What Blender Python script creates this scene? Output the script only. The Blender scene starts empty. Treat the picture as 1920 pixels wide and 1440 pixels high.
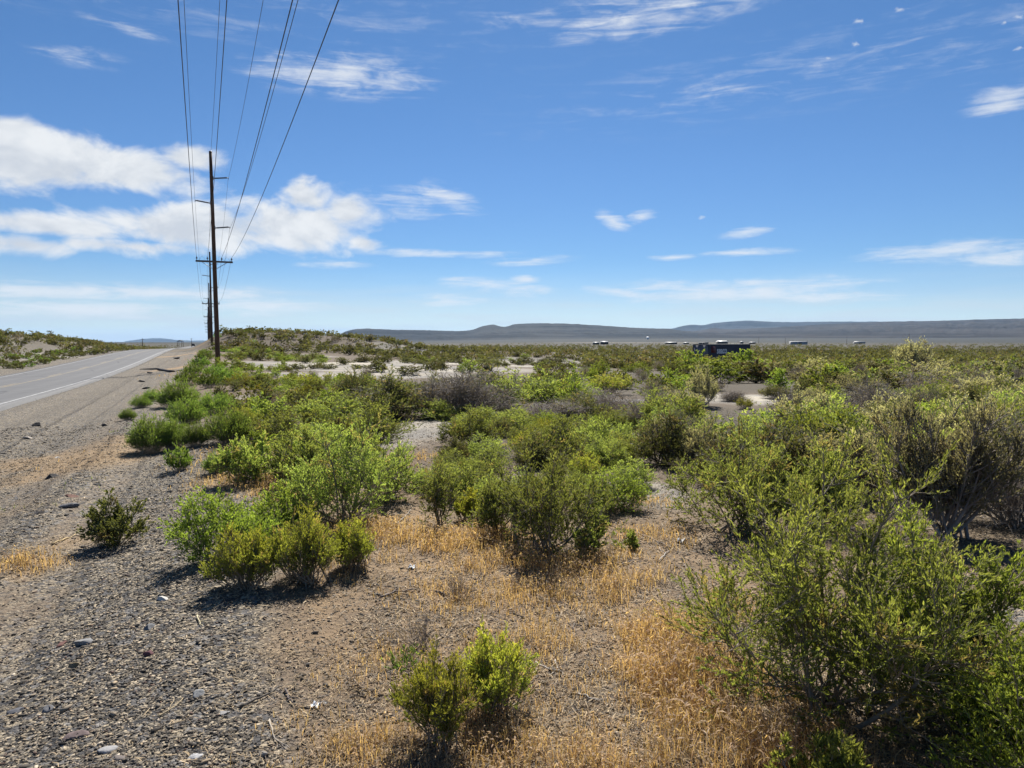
import bpy, math, numpy as np
from mathutils import Vector, Matrix

sc = bpy.context.scene
COL = sc.collection
R = math.radians

# ------------------------------------------------------------------ camera model
EYE = 1.65
F = 1333.0                       # focal length in px of the 1920 px wide photo
PITCH = R(3.4)
UAX = np.array([-math.sin(R(23.2)), math.cos(R(23.2))])    # along the road
NAX = np.array([math.cos(R(23.2)), math.sin(R(23.2))])     # to the right of the road


def ray(px, py):
    a, b = (px - 960.0) / F, -(py - 720.0) / F
    cp, sp = math.cos(PITCH), math.sin(PITCH)
    return np.array([a, cp + b * sp, -sp + b * cp])


def sstep(a, b, x):
    t = np.clip((x - a) / (b - a), 0, 1)
    return t * t * (3 - 2 * t)


def _hash(ix, iy, seed):
    h = (ix.astype(np.int64) * 374761393 + iy.astype(np.int64) * 668265263 + seed * 2246822519) & 0xFFFFFFFF
    h = ((h ^ (h >> 13)) * 1274126177) & 0xFFFFFFFF
    h = h ^ (h >> 16)
    return (h & 0xFFFFFF) / float(0xFFFFFF)


def vnoise(x, y, seed=0):
    ix, iy = np.floor(x), np.floor(y)
    fx, fy = x - ix, y - iy
    fx, fy = fx * fx * (3 - 2 * fx), fy * fy * (3 - 2 * fy)
    a, b = _hash(ix, iy, seed), _hash(ix + 1, iy, seed)
    c, d = _hash(ix, iy + 1, seed), _hash(ix + 1, iy + 1, seed)
    return (a + (b - a) * fx) * (1 - fy) + (c + (d - c) * fx) * fy


def fbm(x, y, seed=0, o=4):
    v, a, n = 0.0, 0.5, 0.0
    for k in range(o):
        v = v + a * vnoise(x * 2 ** k, y * 2 ** k, seed + 17 * k)
        n += a
        a *= 0.5
    return v / n


# ------------------------------------------------------------------ terrain
_s = np.arange(-120, 4000, 2.0)
_p = np.interp(_s, [-120, 0, 27, 34, 48, 71, 110, 150, 200, 300, 540, 1000, 4000],
               [1.8, 1.86, 1.93, 2.07, 2.13, 1.99, 1.50, 1.24, 1.72, 2.75, 3.1, 4.6, 9.0])
_k = np.exp(-0.5 * (np.arange(-12, 13) / 4.5) ** 2)
_p = np.convolve(np.pad(_p, 12, mode='edge'), _k / _k.sum(), 'valid')


def drop_road(s):
    return np.interp(s, _s, _p)


def road_z(s, t):
    """height of the asphalt over the eye"""
    return -drop_road(s) - 0.03 * np.clip(-6 - t, -1, 7)


DUNES = [(-38, 127, 21, 13, 2.2), (-24, 130, 12, 10, 1.6), (-52, 135, 14, 16, 1.5), (-8, 150, 26, 14, 1.1), (-20, 105, 10, 7, 0.5)]
LDUNES = [(130, -31, 32, 9, 2.2), (175, -30, 35, 9, 1.5), (230, -30, 50, 9, .8), (92, -37, 26, 10, 2.3)]


def height(x, y):
    x = np.asarray(x, float)
    y = np.asarray(y, float)
    s = x * UAX[0] + y * UAX[1]
    t = x * NAX[0] + y * NAX[1]
    r = np.hypot(x, y)
    az = np.arctan2(x, np.maximum(y, 1e-3) * (y > 0) + 1e-3)
    zr = road_z(s, t)
    flat = np.interp(r, [0, 10, 22, 40, 62, 92, 150], [-1.66, -1.70, -1.80, -2.0, -2.4, -2.9, -3.0]) + .6 * sstep(150, 500, r) * (x > -40) - 3.0 * sstep(1800, 9000, r)
    near = sstep(60, 8, s)
    prof = np.interp(t, [-5.45, -4.6, -3.2, -1.6, -0.2, 1.2, 3.5, 8, 16, 28], [0, -.10, -.12, .10, .22, .24, .22, .15, .1, .1])
    prof2 = np.interp(t, [-5.45, -4.6, -3.2, -1.2, .5, 3, 8, 28], [0, -.05, -.03, .12, .16, .1, -.05, -.1])
    right = zr + prof * near + prof2 * (1 - near)
    right = right * (1 - sstep(9, 34, t)) + flat * sstep(9, 34, t)
    tl = -t - 12.55
    left = zr + np.interp(tl, [0, 1.0, 3, 6, 12, 40], [0, -.12, -.2, -.1, .1, .0])
    left = left * (1 - sstep(10, 40, tl)) + (flat + .3) * sstep(10, 40, tl)
    z = np.where(t > -9, right, left)
    for (cx, cy, rx, ry, a) in DUNES:
        z = z + a * np.exp(-((x - cx) / rx) ** 2 - ((y - cy) / ry) ** 2) * sstep(-4, 3, t)
    for (cs, ct, rs, rt, a) in LDUNES:
        z = z + a * np.exp(-((s - cs) / rs) ** 2 - ((t - ct) / rt) ** 2) * sstep(2, 9, tl)
    off = np.clip(np.maximum(t + 5.3, -t - 12.7), 0, 4)
    m = sstep(0.0, 1.2, off)
    m2 = sstep(4, 30, r) * sstep(1.5, 4, off)
    z = z + m2 * (fbm(x / 9, y / 9, 3) - .5) * .5 * (1 - sstep(300, 900, r))
    z = z + m * (fbm(x / 1.6, y / 1.6, 5, 3) - .5) * .10 * (1 - sstep(40, 90, r))
    z = z + m * (fbm(x / .22, y / .22, 8, 3) - .5) * .035 * (1 - sstep(12, 30, r))
    # wheel-worn ridges of gravel along the berm
    z = z + m * .045 * np.sin(t * 3.3 + 2.0 * fbm(s / 7, t, 4, 2)) * sstep(1.0, -.8, t) * (1 - sstep(25, 50, s))
    # slow rise of the plain to the foot of the hills
    z = z + 62 * np.clip((r - 1500) / 5500, 0, 1.6) ** 1.5 * sstep(-.28, .12, az) * (y > 0)
    # bed below the road surface
    bed = sstep(-12.62, -12.45, t) * sstep(-5.38, -5.55, t) * (s < 760)
    z = z - .22 * bed
    return z + EYE


def at(px, py, lift=0.0):
    """ground point seen at a pixel of the photo"""
    d = ray(px, py)
    rr = np.exp(np.linspace(math.log(1.2), math.log(6000), 900))
    hh = math.hypot(d[0], d[1])
    x, y = d[0] / hh * rr, d[1] / hh * rr
    z = EYE + d[2] / hh * rr
    below = z <= height(x, y) + lift
    i = int(np.argmax(below)) if below.any() else 700
    lo, hi = rr[max(i - 1, 0)], rr[i]
    for _ in range(30):
        mid = .5 * (lo + hi)
        if EYE + d[2] / hh * mid <= float(height(d[0] / hh * mid, d[1] / hh * mid)) + lift:
            hi = mid
        else:
            lo = mid
    X, Y = d[0] / hh * hi, d[1] / hh * hi
    return np.array([X, Y, float(height(X, Y))])


def at_depth(px, py, Y):
    d = ray(px, py)
    k = Y / d[1]
    return np.array([d[0] * k, Y, EYE + d[2] * k])


def depth(p):
    return p[1] * math.cos(PITCH) - (p[2] - EYE) * math.sin(PITCH)


def st(s, t):
    return UAX * s + NAX * t


# ------------------------------------------------------------------ mesh / object helpers
def mesh_np(name, verts, polys, mats, attrs=None, smooth=False, mat_idx=None):
    """polys: list of (M,k) int arrays"""
    me = bpy.data.meshes.new(name)
    verts = np.asarray(verts, np.float32)
    me.vertices.add(len(verts))
    me.vertices.foreach_set('co', verts.ravel())
    polys = [np.asarray(p, np.int32) for p in polys if len(p)]
    loops = np.concatenate([p.ravel() for p in polys])
    sizes = np.concatenate([np.full(len(p), p.shape[1], np.int32) for p in polys])
    starts = np.concatenate([[0], np.cumsum(sizes)[:-1]]).astype(np.int32)
    me.loops.add(len(loops))
    me.loops.foreach_set('vertex_index', loops)
    me.polygons.add(len(sizes))
    me.polygons.foreach_set('loop_start', starts)
    me.polygons.foreach_set('loop_total', sizes)
    if smooth:
        me.polygons.foreach_set('use_smooth', np.ones(len(sizes), bool))
    if mat_idx is not None:
        me.polygons.foreach_set('material_index', np.asarray(mat_idx, np.int32))
    for k, v in (attrs or {}).items():
        v = np.asarray(v, np.float32)
        if v.ndim == 2 and v.shape[1] == 3:
            v = np.concatenate([v, np.ones((len(v), 1), np.float32)], 1)
        a = me.attributes.new(k, 'FLOAT_COLOR', 'POINT')
        a.data.foreach_set('color', v.ravel())
    me.update(calc_edges=True)
    for m in (mats if isinstance(mats, (list, tuple)) else [mats]):
        me.materials.append(m)
    return me


def link(name, me, parent=None, loc=None):
    o = bpy.data.objects.new(name, me)
    COL.objects.link(o)
    if parent is not None:
        o.parent = parent
    if loc is not None:
        o.location = [float(v) for v in loc]
    return o


def tag(o, label=None, cat=None, group=None, kind=None):
    if label:
        o['label'] = label
    if cat:
        o['category'] = cat
    if group:
        o['group'] = group
    if kind:
        o['kind'] = kind
    return o


def empty(name, loc, rz=0.0):
    o = bpy.data.objects.new(name, None)
    o.empty_display_size = .1
    COL.objects.link(o)
    o.location = [float(v) for v in loc]
    o.rotation_euler = (0, 0, rz)
    return o


class MB:
    """collects simple solids into one mesh"""

    def __init__(self):
        self.v, self.f, self.n = [], {3: [], 4: []}, 0

    def add(self, verts, faces):
        verts = np.asarray(verts, float)
        for f in faces:
            f = [i + self.n for i in f]
            if len(f) in (3, 4):
                self.f[len(f)].append(f)
            else:
                for k in range(1, len(f) - 1):
                    self.f[3].append([f[0], f[k], f[k + 1]])
        self.v.append(verts)
        self.n += len(verts)

    def box(self, lo, hi, M=None):
        x0, y0, z0 = lo
        x1, y1, z1 = hi
        v = np.array([[x0, y0, z0], [x1, y0, z0], [x1, y1, z0], [x0, y1, z0], [x0, y0, z1], [x1, y0, z1], [x1, y1, z1], [x0, y1, z1]], float)
        if M is not None:
            v = v @ np.array(M)[:3, :3].T + np.array(M)[:3, 3]
        self.add(v, [(3, 2, 1, 0), (4, 5, 6, 7), (0, 1, 5, 4), (1, 2, 6, 5), (2, 3, 7, 6), (3, 0, 4, 7)])

    def tube(self, pts, rad, sides=8, cap=True):
        pts = np.asarray(pts, float)
        rad = np.broadcast_to(np.asarray(rad, float), (len(pts),))
        T = np.gradient(pts, axis=0)
        T /= np.linalg.norm(T, axis=1)[:, None] + 1e-9
        ref = np.array([.31, .22, .92]) if abs(T[0][2]) < .8 else np.array([1., .1, 0])
        U = np.cross(T, ref)
        U /= np.linalg.norm(U, axis=1)[:, None] + 1e-9
        W = np.cross(T, U)
        a = np.arange(sides) / sides * 2 * math.pi
        v = pts[:, None] + rad[:, None, None] * (np.cos(a)[None, :, None] * U[:, None] + np.sin(a)[None, :, None] * W[:, None])
        K = len(pts)
        f = []
        for i in range(K - 1):
            for j in range(sides):
                j2 = (j + 1) % sides
                f.append((i * sides + j, i * sides + j2, (i + 1) * sides + j2, (i + 1) * sides + j))
        if cap:
            f.append(tuple(range(sides))[::-1])
            f.append(tuple((K - 1) * sides + j for j in range(sides)))
        self.add(v.reshape(-1, 3), f)

    def build(self, name, mat, parent=None, loc=None, smooth=False):
        me = mesh_np(name, np.concatenate(self.v), [np.array(self.f[4]).reshape(-1, 4), np.array(self.f[3]).reshape(-1, 3)], mat, smooth=smooth)
        return link(name, me, parent, loc)


# ------------------------------------------------------------------ materials
def nodes(name):
    m = bpy.data.materials.new(name)
    m.use_nodes = True
    nt = m.node_tree
    nt.nodes.clear()
    return m, nt


class NT:
    def __init__(self, nt):
        self.t = nt

    def n(self, typ, ins=None, **props):
        nd = self.t.nodes.new(typ)
        for k, v in props.items():
            setattr(nd, k, v)
        for k, v in (ins or {}).items():
            self.set(nd.inputs[k], v)
        return nd

    def set(self, sock, v):
        if isinstance(v, bpy.types.NodeSocket):
            self.t.links.new(v, sock)
        elif isinstance(v, bpy.types.Node):
            self.t.links.new(v.outputs[0], sock)
        else:
            sock.default_value = v

    def math(self, op, a, b=None, c=None, clamp=False):
        nd = self.n('ShaderNodeMath', operation=op, use_clamp=clamp)
        self.set(nd.inputs[0], a)
        if b is not None:
            self.set(nd.inputs[1], b)
        if c is not None:
            self.set(nd.inputs[2], c)
        return nd.outputs[0]

    def mix(self, fac, a, b, blend='MIX'):
        nd = self.n('ShaderNodeMix', data_type='RGBA', blend_type=blend)
        self.set(nd.inputs[0], fac)
        for s, v in ((nd.inputs[6], a), (nd.inputs[7], b)):
            if isinstance(v, tuple) and len(v) == 3:
                v = v + (1.0,)
            self.set(s, v)
        return nd.outputs[2]

    def ramp(self, fac, stops, interp='LINEAR'):
        nd = self.n('ShaderNodeValToRGB')
        self.set(nd.inputs[0], fac)
        cr = nd.color_ramp
        cr.interpolation = interp
        while len(cr.elements) < len(stops):
            cr.elements.new(.5)
        for e, (p, c) in zip(cr.elements, stops):
            e.position = p
            e.color = (c, c, c, 1) if isinstance(c, (int, float)) else tuple(c) + ((1,) if len(c) == 3 else ())
        return nd.outputs[0]

    def smooth(self, x, lo, hi):
        nd = self.n('ShaderNodeMapRange', interpolation_type='SMOOTHSTEP')
        self.set(nd.inputs[0], x)
        nd.inputs[1].default_value = lo
        nd.inputs[2].default_value = hi
        return nd.outputs[0]

    def noise(self, vec, scale, detail=4, rough=.55, dist=0.0):
        nd = self.n('ShaderNodeTexNoise', {'Scale': scale, 'Detail': detail, 'Roughness': rough, 'Distortion': dist})
        self.set(nd.inputs['Vector'], vec)
        return nd.outputs[0]

    def out(self, sh, target='ShaderNodeOutputMaterial'):
        o = self.n(target)
        self.t.links.new(sh if isinstance(sh, bpy.types.NodeSocket) else sh.outputs[0], o.inputs[0])


def simple(name, col, rough=.7, var=.15, scale=8.0, metal=0.0, spec=.3, bump=0.0, stretch=(1, 1, 1)):
    m, nt = nodes(name)
    g = NT(nt)
    tc = g.n('ShaderNodeTexCoord').outputs['Object']
    mp = g.n('ShaderNodeMapping', {'Vector': tc, 'Scale': stretch})
    nz = g.noise(mp.outputs[0], scale, 5, .6)
    c = g.mix(nz, tuple(v * (1 - var) for v in col), tuple(min(v * (1 + var), 1) for v in col))
    p = g.n('ShaderNodeBsdfPrincipled', {'Base Color': c, 'Roughness': rough, 'Metallic': metal, 'Specular IOR Level': spec})
    if bump:
        b = g.n('ShaderNodeBump', {'Strength': bump, 'Distance': .02, 'Height': nz})
        nt.links.new(b.outputs[0], p.inputs['Normal'])
    g.out(p)
    return m


def leaf_mat(name, base, young, dry=None, trans=.45, var=.5):
    """tint attribute: R clump brightness, G young growth at the tips, B share of dry leaves"""
    m, nt = nodes(name)
    g = NT(nt)
    at_ = g.n('ShaderNodeAttribute', attribute_name='tint')
    sp = g.n('ShaderNodeSeparateColor', {'Color': at_.outputs['Color']})
    oi = g.n('ShaderNodeObjectInfo')
    c = g.mix(sp.outputs[1], base, young)
    if dry:
        c = g.mix(sp.outputs[2], c, dry)
    val = g.math('MULTIPLY_ADD', sp.outputs[0], var * 2, 1 - var)
    rv = g.math('MULTIPLY_ADD', oi.outputs['Random'], .75, .55)
    hs = g.n('ShaderNodeHueSaturation', {'Hue': g.math('MULTIPLY_ADD', oi.outputs['Random'], .03, .485), 'Saturation': 1.0,
                                         'Value': g.math('MULTIPLY', val, rv), 'Color': c})
    d = g.n('ShaderNodeBsdfPrincipled', {'Base Color': hs.outputs[0], 'Roughness': .65, 'Specular IOR Level': .2})
    tcol = g.mix(1.0, hs.outputs[0], (1.25, 1.15, .55), 'MULTIPLY')
    t = g.n('ShaderNodeBsdfTranslucent', {'Color': tcol})
    mx = g.n('ShaderNodeMixShader', {0: trans, 1: d.outputs[0], 2: t.outputs[0]})
    g.out(mx)
    return m


M = {}
M['leaf_grease'] = leaf_mat('greasewood_leaf', (.225, .285, .092), (.43, .49, .165), (.36, .30, .15), trans=.58)
M['leaf_shade_lift'] = leaf_mat('shade_lifted_greasewood_leaf', (.27, .345, .10), (.50, .56, .18), (.40, .33, .16), trans=.62)  # greasewood leaf brightened in colour to lift the shaded side of near shrubs
M['leaf_bright'] = leaf_mat('bright_leaf', (.20, .268, .060), (.39, .45, .105), (.33, .30, .12), trans=.55)
M['leaf_rabbit'] = leaf_mat('rabbitbrush_leaf', (.165, .265, .068), (.31, .40, .12), (.35, .32, .15), trans=.55)
M['leaf_yellow'] = leaf_mat('yellow_tip_leaf', (.23, .275, .065), (.52, .48, .075), (.38, .29, .14), trans=.55)
M['leaf_sage'] = leaf_mat('sagebrush_leaf', (.32, .32, .225), (.50, .48, .35), (.36, .31, .22), trans=.55)
M['leaf_dark'] = leaf_mat('dark_leaf', (.13, .145, .058), (.25, .26, .09), (.24, .19, .12), trans=.45)
M['leaf_dead'] = leaf_mat('dead_leaf', (.23, .19, .145), (.29, .25, .17), (.27, .22, .16), trans=.25)
M['leaf_far'] = leaf_mat('far_leaf', (.135, .145, .065), (.225, .225, .095), (.21, .175, .12), trans=.42)
M['bark'] = simple('grey_brown_bark', (.23, .19, .145), .85, .5, 30)
M['bark_pale'] = simple('pale_bark', (.32, .27, .20), .85, .4, 30)
M['bark_dark'] = simple('dark_bark', (.10, .08, .065), .9, .5, 30)
M['bark_grey'] = simple('weathered_twig', (.25, .215, .185), .85, .4, 30)
M['dry_grass'] = leaf_mat('dry_grass_blade', (.57, .40, .24), (.74, .58, .395), (.36, .275, .19), trans=.55, var=.35)
M['straw'] = leaf_mat('straw_litter', (.25, .17, .095), (.33, .245, .15), (.075, .058, .045), trans=.05, var=.45)


def ground_material():
    m, nt = nodes('ground_soil')
    g = NT(nt)
    pos = g.n('ShaderNodeNewGeometry').outputs['Position']
    z = g.n('ShaderNodeAttribute', attribute_name='zone')
    sp = g.n('ShaderNodeSeparateColor', {'Color': z.outputs['Color']})
    z2 = g.n('ShaderNodeAttribute', attribute_name='zone_far')
    sp2 = g.n('ShaderNodeSeparateColor', {'Color': z2.outputs['Color']})
    gravel, playa, straw, scrub, pale = sp.outputs[0], sp.outputs[1], sp.outputs[2], sp2.outputs[0], sp2.outputs[1]
    nbig = g.noise(pos, .35, 4)
    nmid = g.noise(pos, 3.1, 5, .65)
    nfine = g.noise(pos, 38, 5, .7)
    soil = g.mix(nmid, (.12, .088, .060), (.23, .172, .118))
    soil = g.mix(g.smooth(nfine, .47, .64), soil, (.052, .044, .037))
    # gravel
    v1 = g.n('ShaderNodeTexVoronoi', {'Vector': pos, 'Scale': 62.0, 'Randomness': 1.0})
    v2 = g.n('ShaderNodeTexVoronoi', {'Vector': pos, 'Scale': 27.0, 'Randomness': 1.0})
    s1 = g.n('ShaderNodeSeparateColor', {'Color': v1.outputs['Color']})
    s2 = g.n('ShaderNodeSeparateColor', {'Color': v2.outputs['Color']})
    c1 = g.ramp(s1.outputs[0], [(0, (.048, .043, .037)), (.36, (.11, .098, .08)), (.58, (.19, .165, .13)), (.76, (.29, .24, .165)), (1, (.42, .35, .255))])
    c2 = g.ramp(s2.outputs[1], [(0, (.05, .048, .047)), (.6, (.115, .11, .105)), (1, (.22, .205, .185))])
    cg = g.mix(g.math('LESS_THAN', s2.outputs[0], .30), c1, c2)
    tan = g.mix(nmid, (.23, .18, .125), (.34, .27, .185))
    gfac = g.smooth(g.math('MULTIPLY_ADD', nmid, .8, g.math('MULTIPLY_ADD', nfine, .9, g.math('MULTIPLY', gravel, 1.0))), 1.0, 1.45)
    c = g.mix(g.math('MULTIPLY', gravel, .55), soil, tan)
    c = g.mix(gfac, c, cg)
    # straw
    sfac = g.smooth(g.math('MULTIPLY_ADD', nmid, .7, g.math('MULTIPLY_ADD', nfine, .8, straw)), 1.05, 1.6)
    c = g.mix(g.math('MULTIPLY', sfac, .8), c, g.mix(nfine, (.22, .14, .07), (.40, .285, .165)))
    # dry pan
    pc = g.mix(g.smooth(nbig, .40, .62), (.20, .187, .165), (.32, .285, .23))
    pc = g.mix(g.smooth(nmid, .45, .8), pc, (.165, .153, .138))
    pc = g.mix(g.smooth(g.math('MULTIPLY_ADD', nmid, 1.1, g.math('MULTIPLY_ADD', nfine, .5, playa)), 1.68, 2.05), pc, g.mix(nmid, (.34, .305, .24), (.47, .425, .335)))
    c = g.mix(g.smooth(g.math('MULTIPLY_ADD', nmid, .5, playa), .55, .95), c, pc)
    # distant scrub plain
    sc_c = g.mix(g.noise(pos, .02, 6, .7), (.048, .046, .033), (.085, .075, .057))
    c = g.mix(scrub, c, sc_c)
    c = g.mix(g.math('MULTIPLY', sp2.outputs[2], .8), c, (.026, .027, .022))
    c = g.mix(pale, c, (.24, .205, .155))
    hgt = g.math('MULTIPLY_ADD', v1.outputs['Distance'], g.math('MULTIPLY', gravel, -.8), g.math('MULTIPLY', nfine, .8))
    hgt = g.math('ADD', hgt, g.math('MULTIPLY', nmid, .6))
    b = g.n('ShaderNodeBump', {'Strength': .8, 'Distance': .025, 'Height': hgt})
    p = g.n('ShaderNodeBsdfPrincipled', {'Base Color': c, 'Roughness': .93, 'Specular IOR Level': .15, 'Normal': b.outputs[0]})
    g.out(p)
    return m


def asphalt_material():
    m, nt = nodes('worn_asphalt')
    g = NT(nt)
    tc = g.n('ShaderNodeTexCoord').outputs['Object']
    u = g.n('ShaderNodeAttribute', attribute_name='lane')
    sp = g.n('ShaderNodeSeparateColor', {'Color': u.outputs['Color']})
    st_ = g.n('ShaderNodeMapping', {'Vector': tc, 'Rotation': (0, 0, R(-23.2)), 'Scale': (3, .05, 1)})
    n1 = g.noise(st_.outputs[0], 1.4, 5, .6)
    n2 = g.noise(tc, 40, 3, .7)
    c = g.mix(n2, (.085, .084, .082), (.165, .160, .152))
    c = g.mix(g.math('MULTIPLY', g.smooth(n1, .4, .7), .5), c, (.075, .075, .075))
    c = g.mix(g.math('MULTIPLY', sp.outputs[0], .45), c, (.068, .067, .066))
    cr = g.n('ShaderNodeTexVoronoi', {'Vector': g.n('ShaderNodeMapping', {'Vector': tc, 'Rotation': (0, 0, R(-23.2)), 'Scale': (.35, .16, 1)}).outputs[0], 'Scale': 1.0}, feature='DISTANCE_TO_EDGE')
    c = g.mix(g.math('MULTIPLY', g.smooth(cr.outputs['Distance'], .018, .006), .55), c, (.03, .03, .03))
    b = g.n('ShaderNodeBump', {'Strength': .4, 'Distance': .008, 'Height': n2})
    p = g.n('ShaderNodeBsdfPrincipled', {'Base Color': c, 'Roughness': .75, 'Specular IOR Level': .3, 'Normal': b.outputs[0]})
    g.out(p)
    return m


M['ground'] = ground_material()
M['asphalt'] = asphalt_material()


def paint(name, col):
    m, nt = nodes(name)
    g = NT(nt)
    pos = g.n('ShaderNodeNewGeometry').outputs['Position']
    n = g.noise(pos, 9, 5, .75)
    c = g.mix(g.smooth(n, .38, .62), col, (.13, .127, .12))
    g.out(g.n('ShaderNodeBsdfPrincipled', {'Base Color': c, 'Roughness': .7}))
    return m


M['white_paint'] = paint('worn_white_paint', (.40, .39, .37))
M['yellow_paint'] = paint('worn_yellow_paint', (.32, .235, .10))


# ------------------------------------------------------------------ ground sheet
def gauss(x, y, pts):
    v = np.zeros_like(x)
    for (cx, cy, rx, ry, a) in pts:
        v = np.maximum(v, a * np.exp(-((x - cx) / rx) ** 2 - ((y - cy) / ry) ** 2))
    return v


def pxg(lst):
    """(px,py,rx,ry,a) with radii in metres -> world gaussians"""
    o = []
    for (px, py, rx, ry, a) in lst:
        p = at(px, py)
        o.append((p[0], p[1], rx, ry, a))
    return o


PLAYA = pxg([(770, 694, 11, 9, 1.2), (900, 684, 14, 12, 1.2), (980, 678, 16, 12, 1.1), (640, 681, 10, 9, 1.2), (540, 668, 8, 6, .9), (700, 703, 8, 4, 1.1),
             (1110, 676, 8, 5, 1.1), (1230, 671, 9, 6, 1.0), (860, 668, 20, 10, 1.0), (780, 800, 1.1, 2.6, 1.0), (820, 795, .7, 1.2, 1.0), (740, 830, .8, 1.2, .7), (1405, 746, 2.6, 3.2, 1.35),
             (1350, 743, 1.8, 1.8, 1.25), (1250, 752, 2.6, 1.0, 1.0), (1215, 925, .55, 1.0, .9), (470, 745, 1.2, 3.0, .6), (500, 655, 9, 4, .9), (1870, 1150, .35, .4, .8),
             (480, 688, 2.2, 1.6, 1.2), (450, 690, 1.0, .8, 1.1), (90, 668, 5, 6, .9), (30, 672, 5, 5, .8), (190, 662, 3, 9, .9), (10, 640, 4, 4, .7), (110, 645, 4, 4, .7)])
STRAW = pxg([(1280, 1250, .55, 1.0, 1.0), (1150, 1130, .7, .7, .75), (900, 1080, 1.0, .8, .9), (700, 985, 1.1, 1.0, .9), (480, 900, .8, 1.0, .9), (1000, 1400, .8, .5, .9), (700, 1400, .5, .4, .7),
             (150, 860, 1.2, 1.6, .95), (60, 870, 1.4, 1.2, .8), (230, 830, .9, 1.8, .8), (330, 690, .9, 6, 1.0), (345, 665, 1.0, 14, 1.0), (310, 730, .7, 3, .8), (355, 655, 1.2, 25, 1.0), (50, 1060, .4, .5, .8), (1200, 1020, .7, .8, .6),
             (1250, 710, 4, 2, .7), (940, 1200, .8, .6, .7), (560, 1200, .35, .6, .55), (130, 1020, .5, .6, .6), (20, 960, .8, .6, .5)])
GREY = pxg([(1190, 720, 3.0, 1.5, 1.0), (800, 672, 24, 8, .9), (1370, 765, 1.4, 1.0, .9)])
PALEFAR = [(330, 1500, 120, 260, .9), (250, 1650, 140, 200, .9), (430, 1700, 60, 200, .7)]


def zones(x, y):
    s = x * UAX[0] + y * UAX[1]
    t = x * NAX[0] + y * NAX[1]
    r = np.hypot(x, y)
    edge = .35 + .5 * (fbm(s / 2.0, t / 1.0, 31, 3) - .5) * 2 - .045 * np.clip(s - 5, 0, 40)
    gravel = sstep(edge + .5, edge - .5, t) * sstep(-40, -10, t) * (1 - sstep(250, 500, s))
    tw = t + .45 * (fbm(s / 3.0, t * .4, 12, 3) - .5)
    band = np.interp(tw, [-5.3, -2.75, -2.35, -1.85, -1.66, -1.48, -1.32, -.98, -.72, .2, .6], [.85, .95, .48, .42, .95, .92, .46, .50, 1.0, 1.0, .8])
    gravel = gravel * (band + .35 * (fbm(s / 1.1, t / .5, 13, 3) - .5)) * 1.0
    playa = gauss(x, y, PLAYA) * (t > -50)
    playa = np.maximum(playa, .30 * sstep(45, 70, r) * sstep(8, 20, t) * (x < 22))
    playa = np.maximum(playa, .36 * sstep(-14, -17, t) * sstep(260, 60, s))
    straw = gauss(x, y, STRAW)
    straw = np.maximum(straw, .55 * sstep(edge - .2, edge + .5, t) * (1 - sstep(7, 14, r)))
    scrub = np.maximum(np.maximum(sstep(140, 380, r), .5 * sstep(96, 112, y) * (x > -75)), .45 * sstep(-18, -22, t) * (s > 60))
    scrub = np.maximum(scrub, .75 * sstep(5, 9, r) * sstep(1.5, 4, t) * (1 - np.clip(playa * 1.6, 0, 1)) * np.where(x > 4, 1, .7))
    pale = gauss(x, y, PALEFAR) * sstep(.35, .6, fbm(x / 60, y / 25, 77))
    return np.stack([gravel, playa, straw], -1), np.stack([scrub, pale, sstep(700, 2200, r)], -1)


def build_ground():
    af = np.linspace(R(-52), R(52), 620)
    ac = np.linspace(R(52), R(308), 90)[1:-1]
    ang = np.concatenate([af, ac])
    rad = np.exp(np.linspace(math.log(.35), math.log(27000), 860))
    A, Rr = np.meshgrid(ang, rad)
    x, y = np.sin(A) * Rr, np.cos(A) * Rr
    z = height(x, y)
    na, nr = len(ang), len(rad)
    v = np.stack([x, y, z], -1).reshape(-1, 3)
    v = np.concatenate([v, [[0, 0, float(height(0.0, 0.0))]]])
    i, j = np.meshgrid(np.arange(nr - 1), np.arange(na), indexing='ij')
    j2 = (j + 1) % na
    q = np.stack([i * na + j, (i + 1) * na + j, (i + 1) * na + j2, i * na + j2], -1).reshape(-1, 4)
    k = np.arange(na)
    tri = np.stack([np.full(na, nr * na), k, (k + 1) % na], -1)
    zn, zf = zones(v[:, 0], v[:, 1])
    me = mesh_np('ground', v, [q[:, ::-1], tri[:, ::-1]], M['ground'], {'zone': zn, 'zone_far': zf}, smooth=True)
    tag(link('ground', me), kind='structure')


build_ground()


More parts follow.
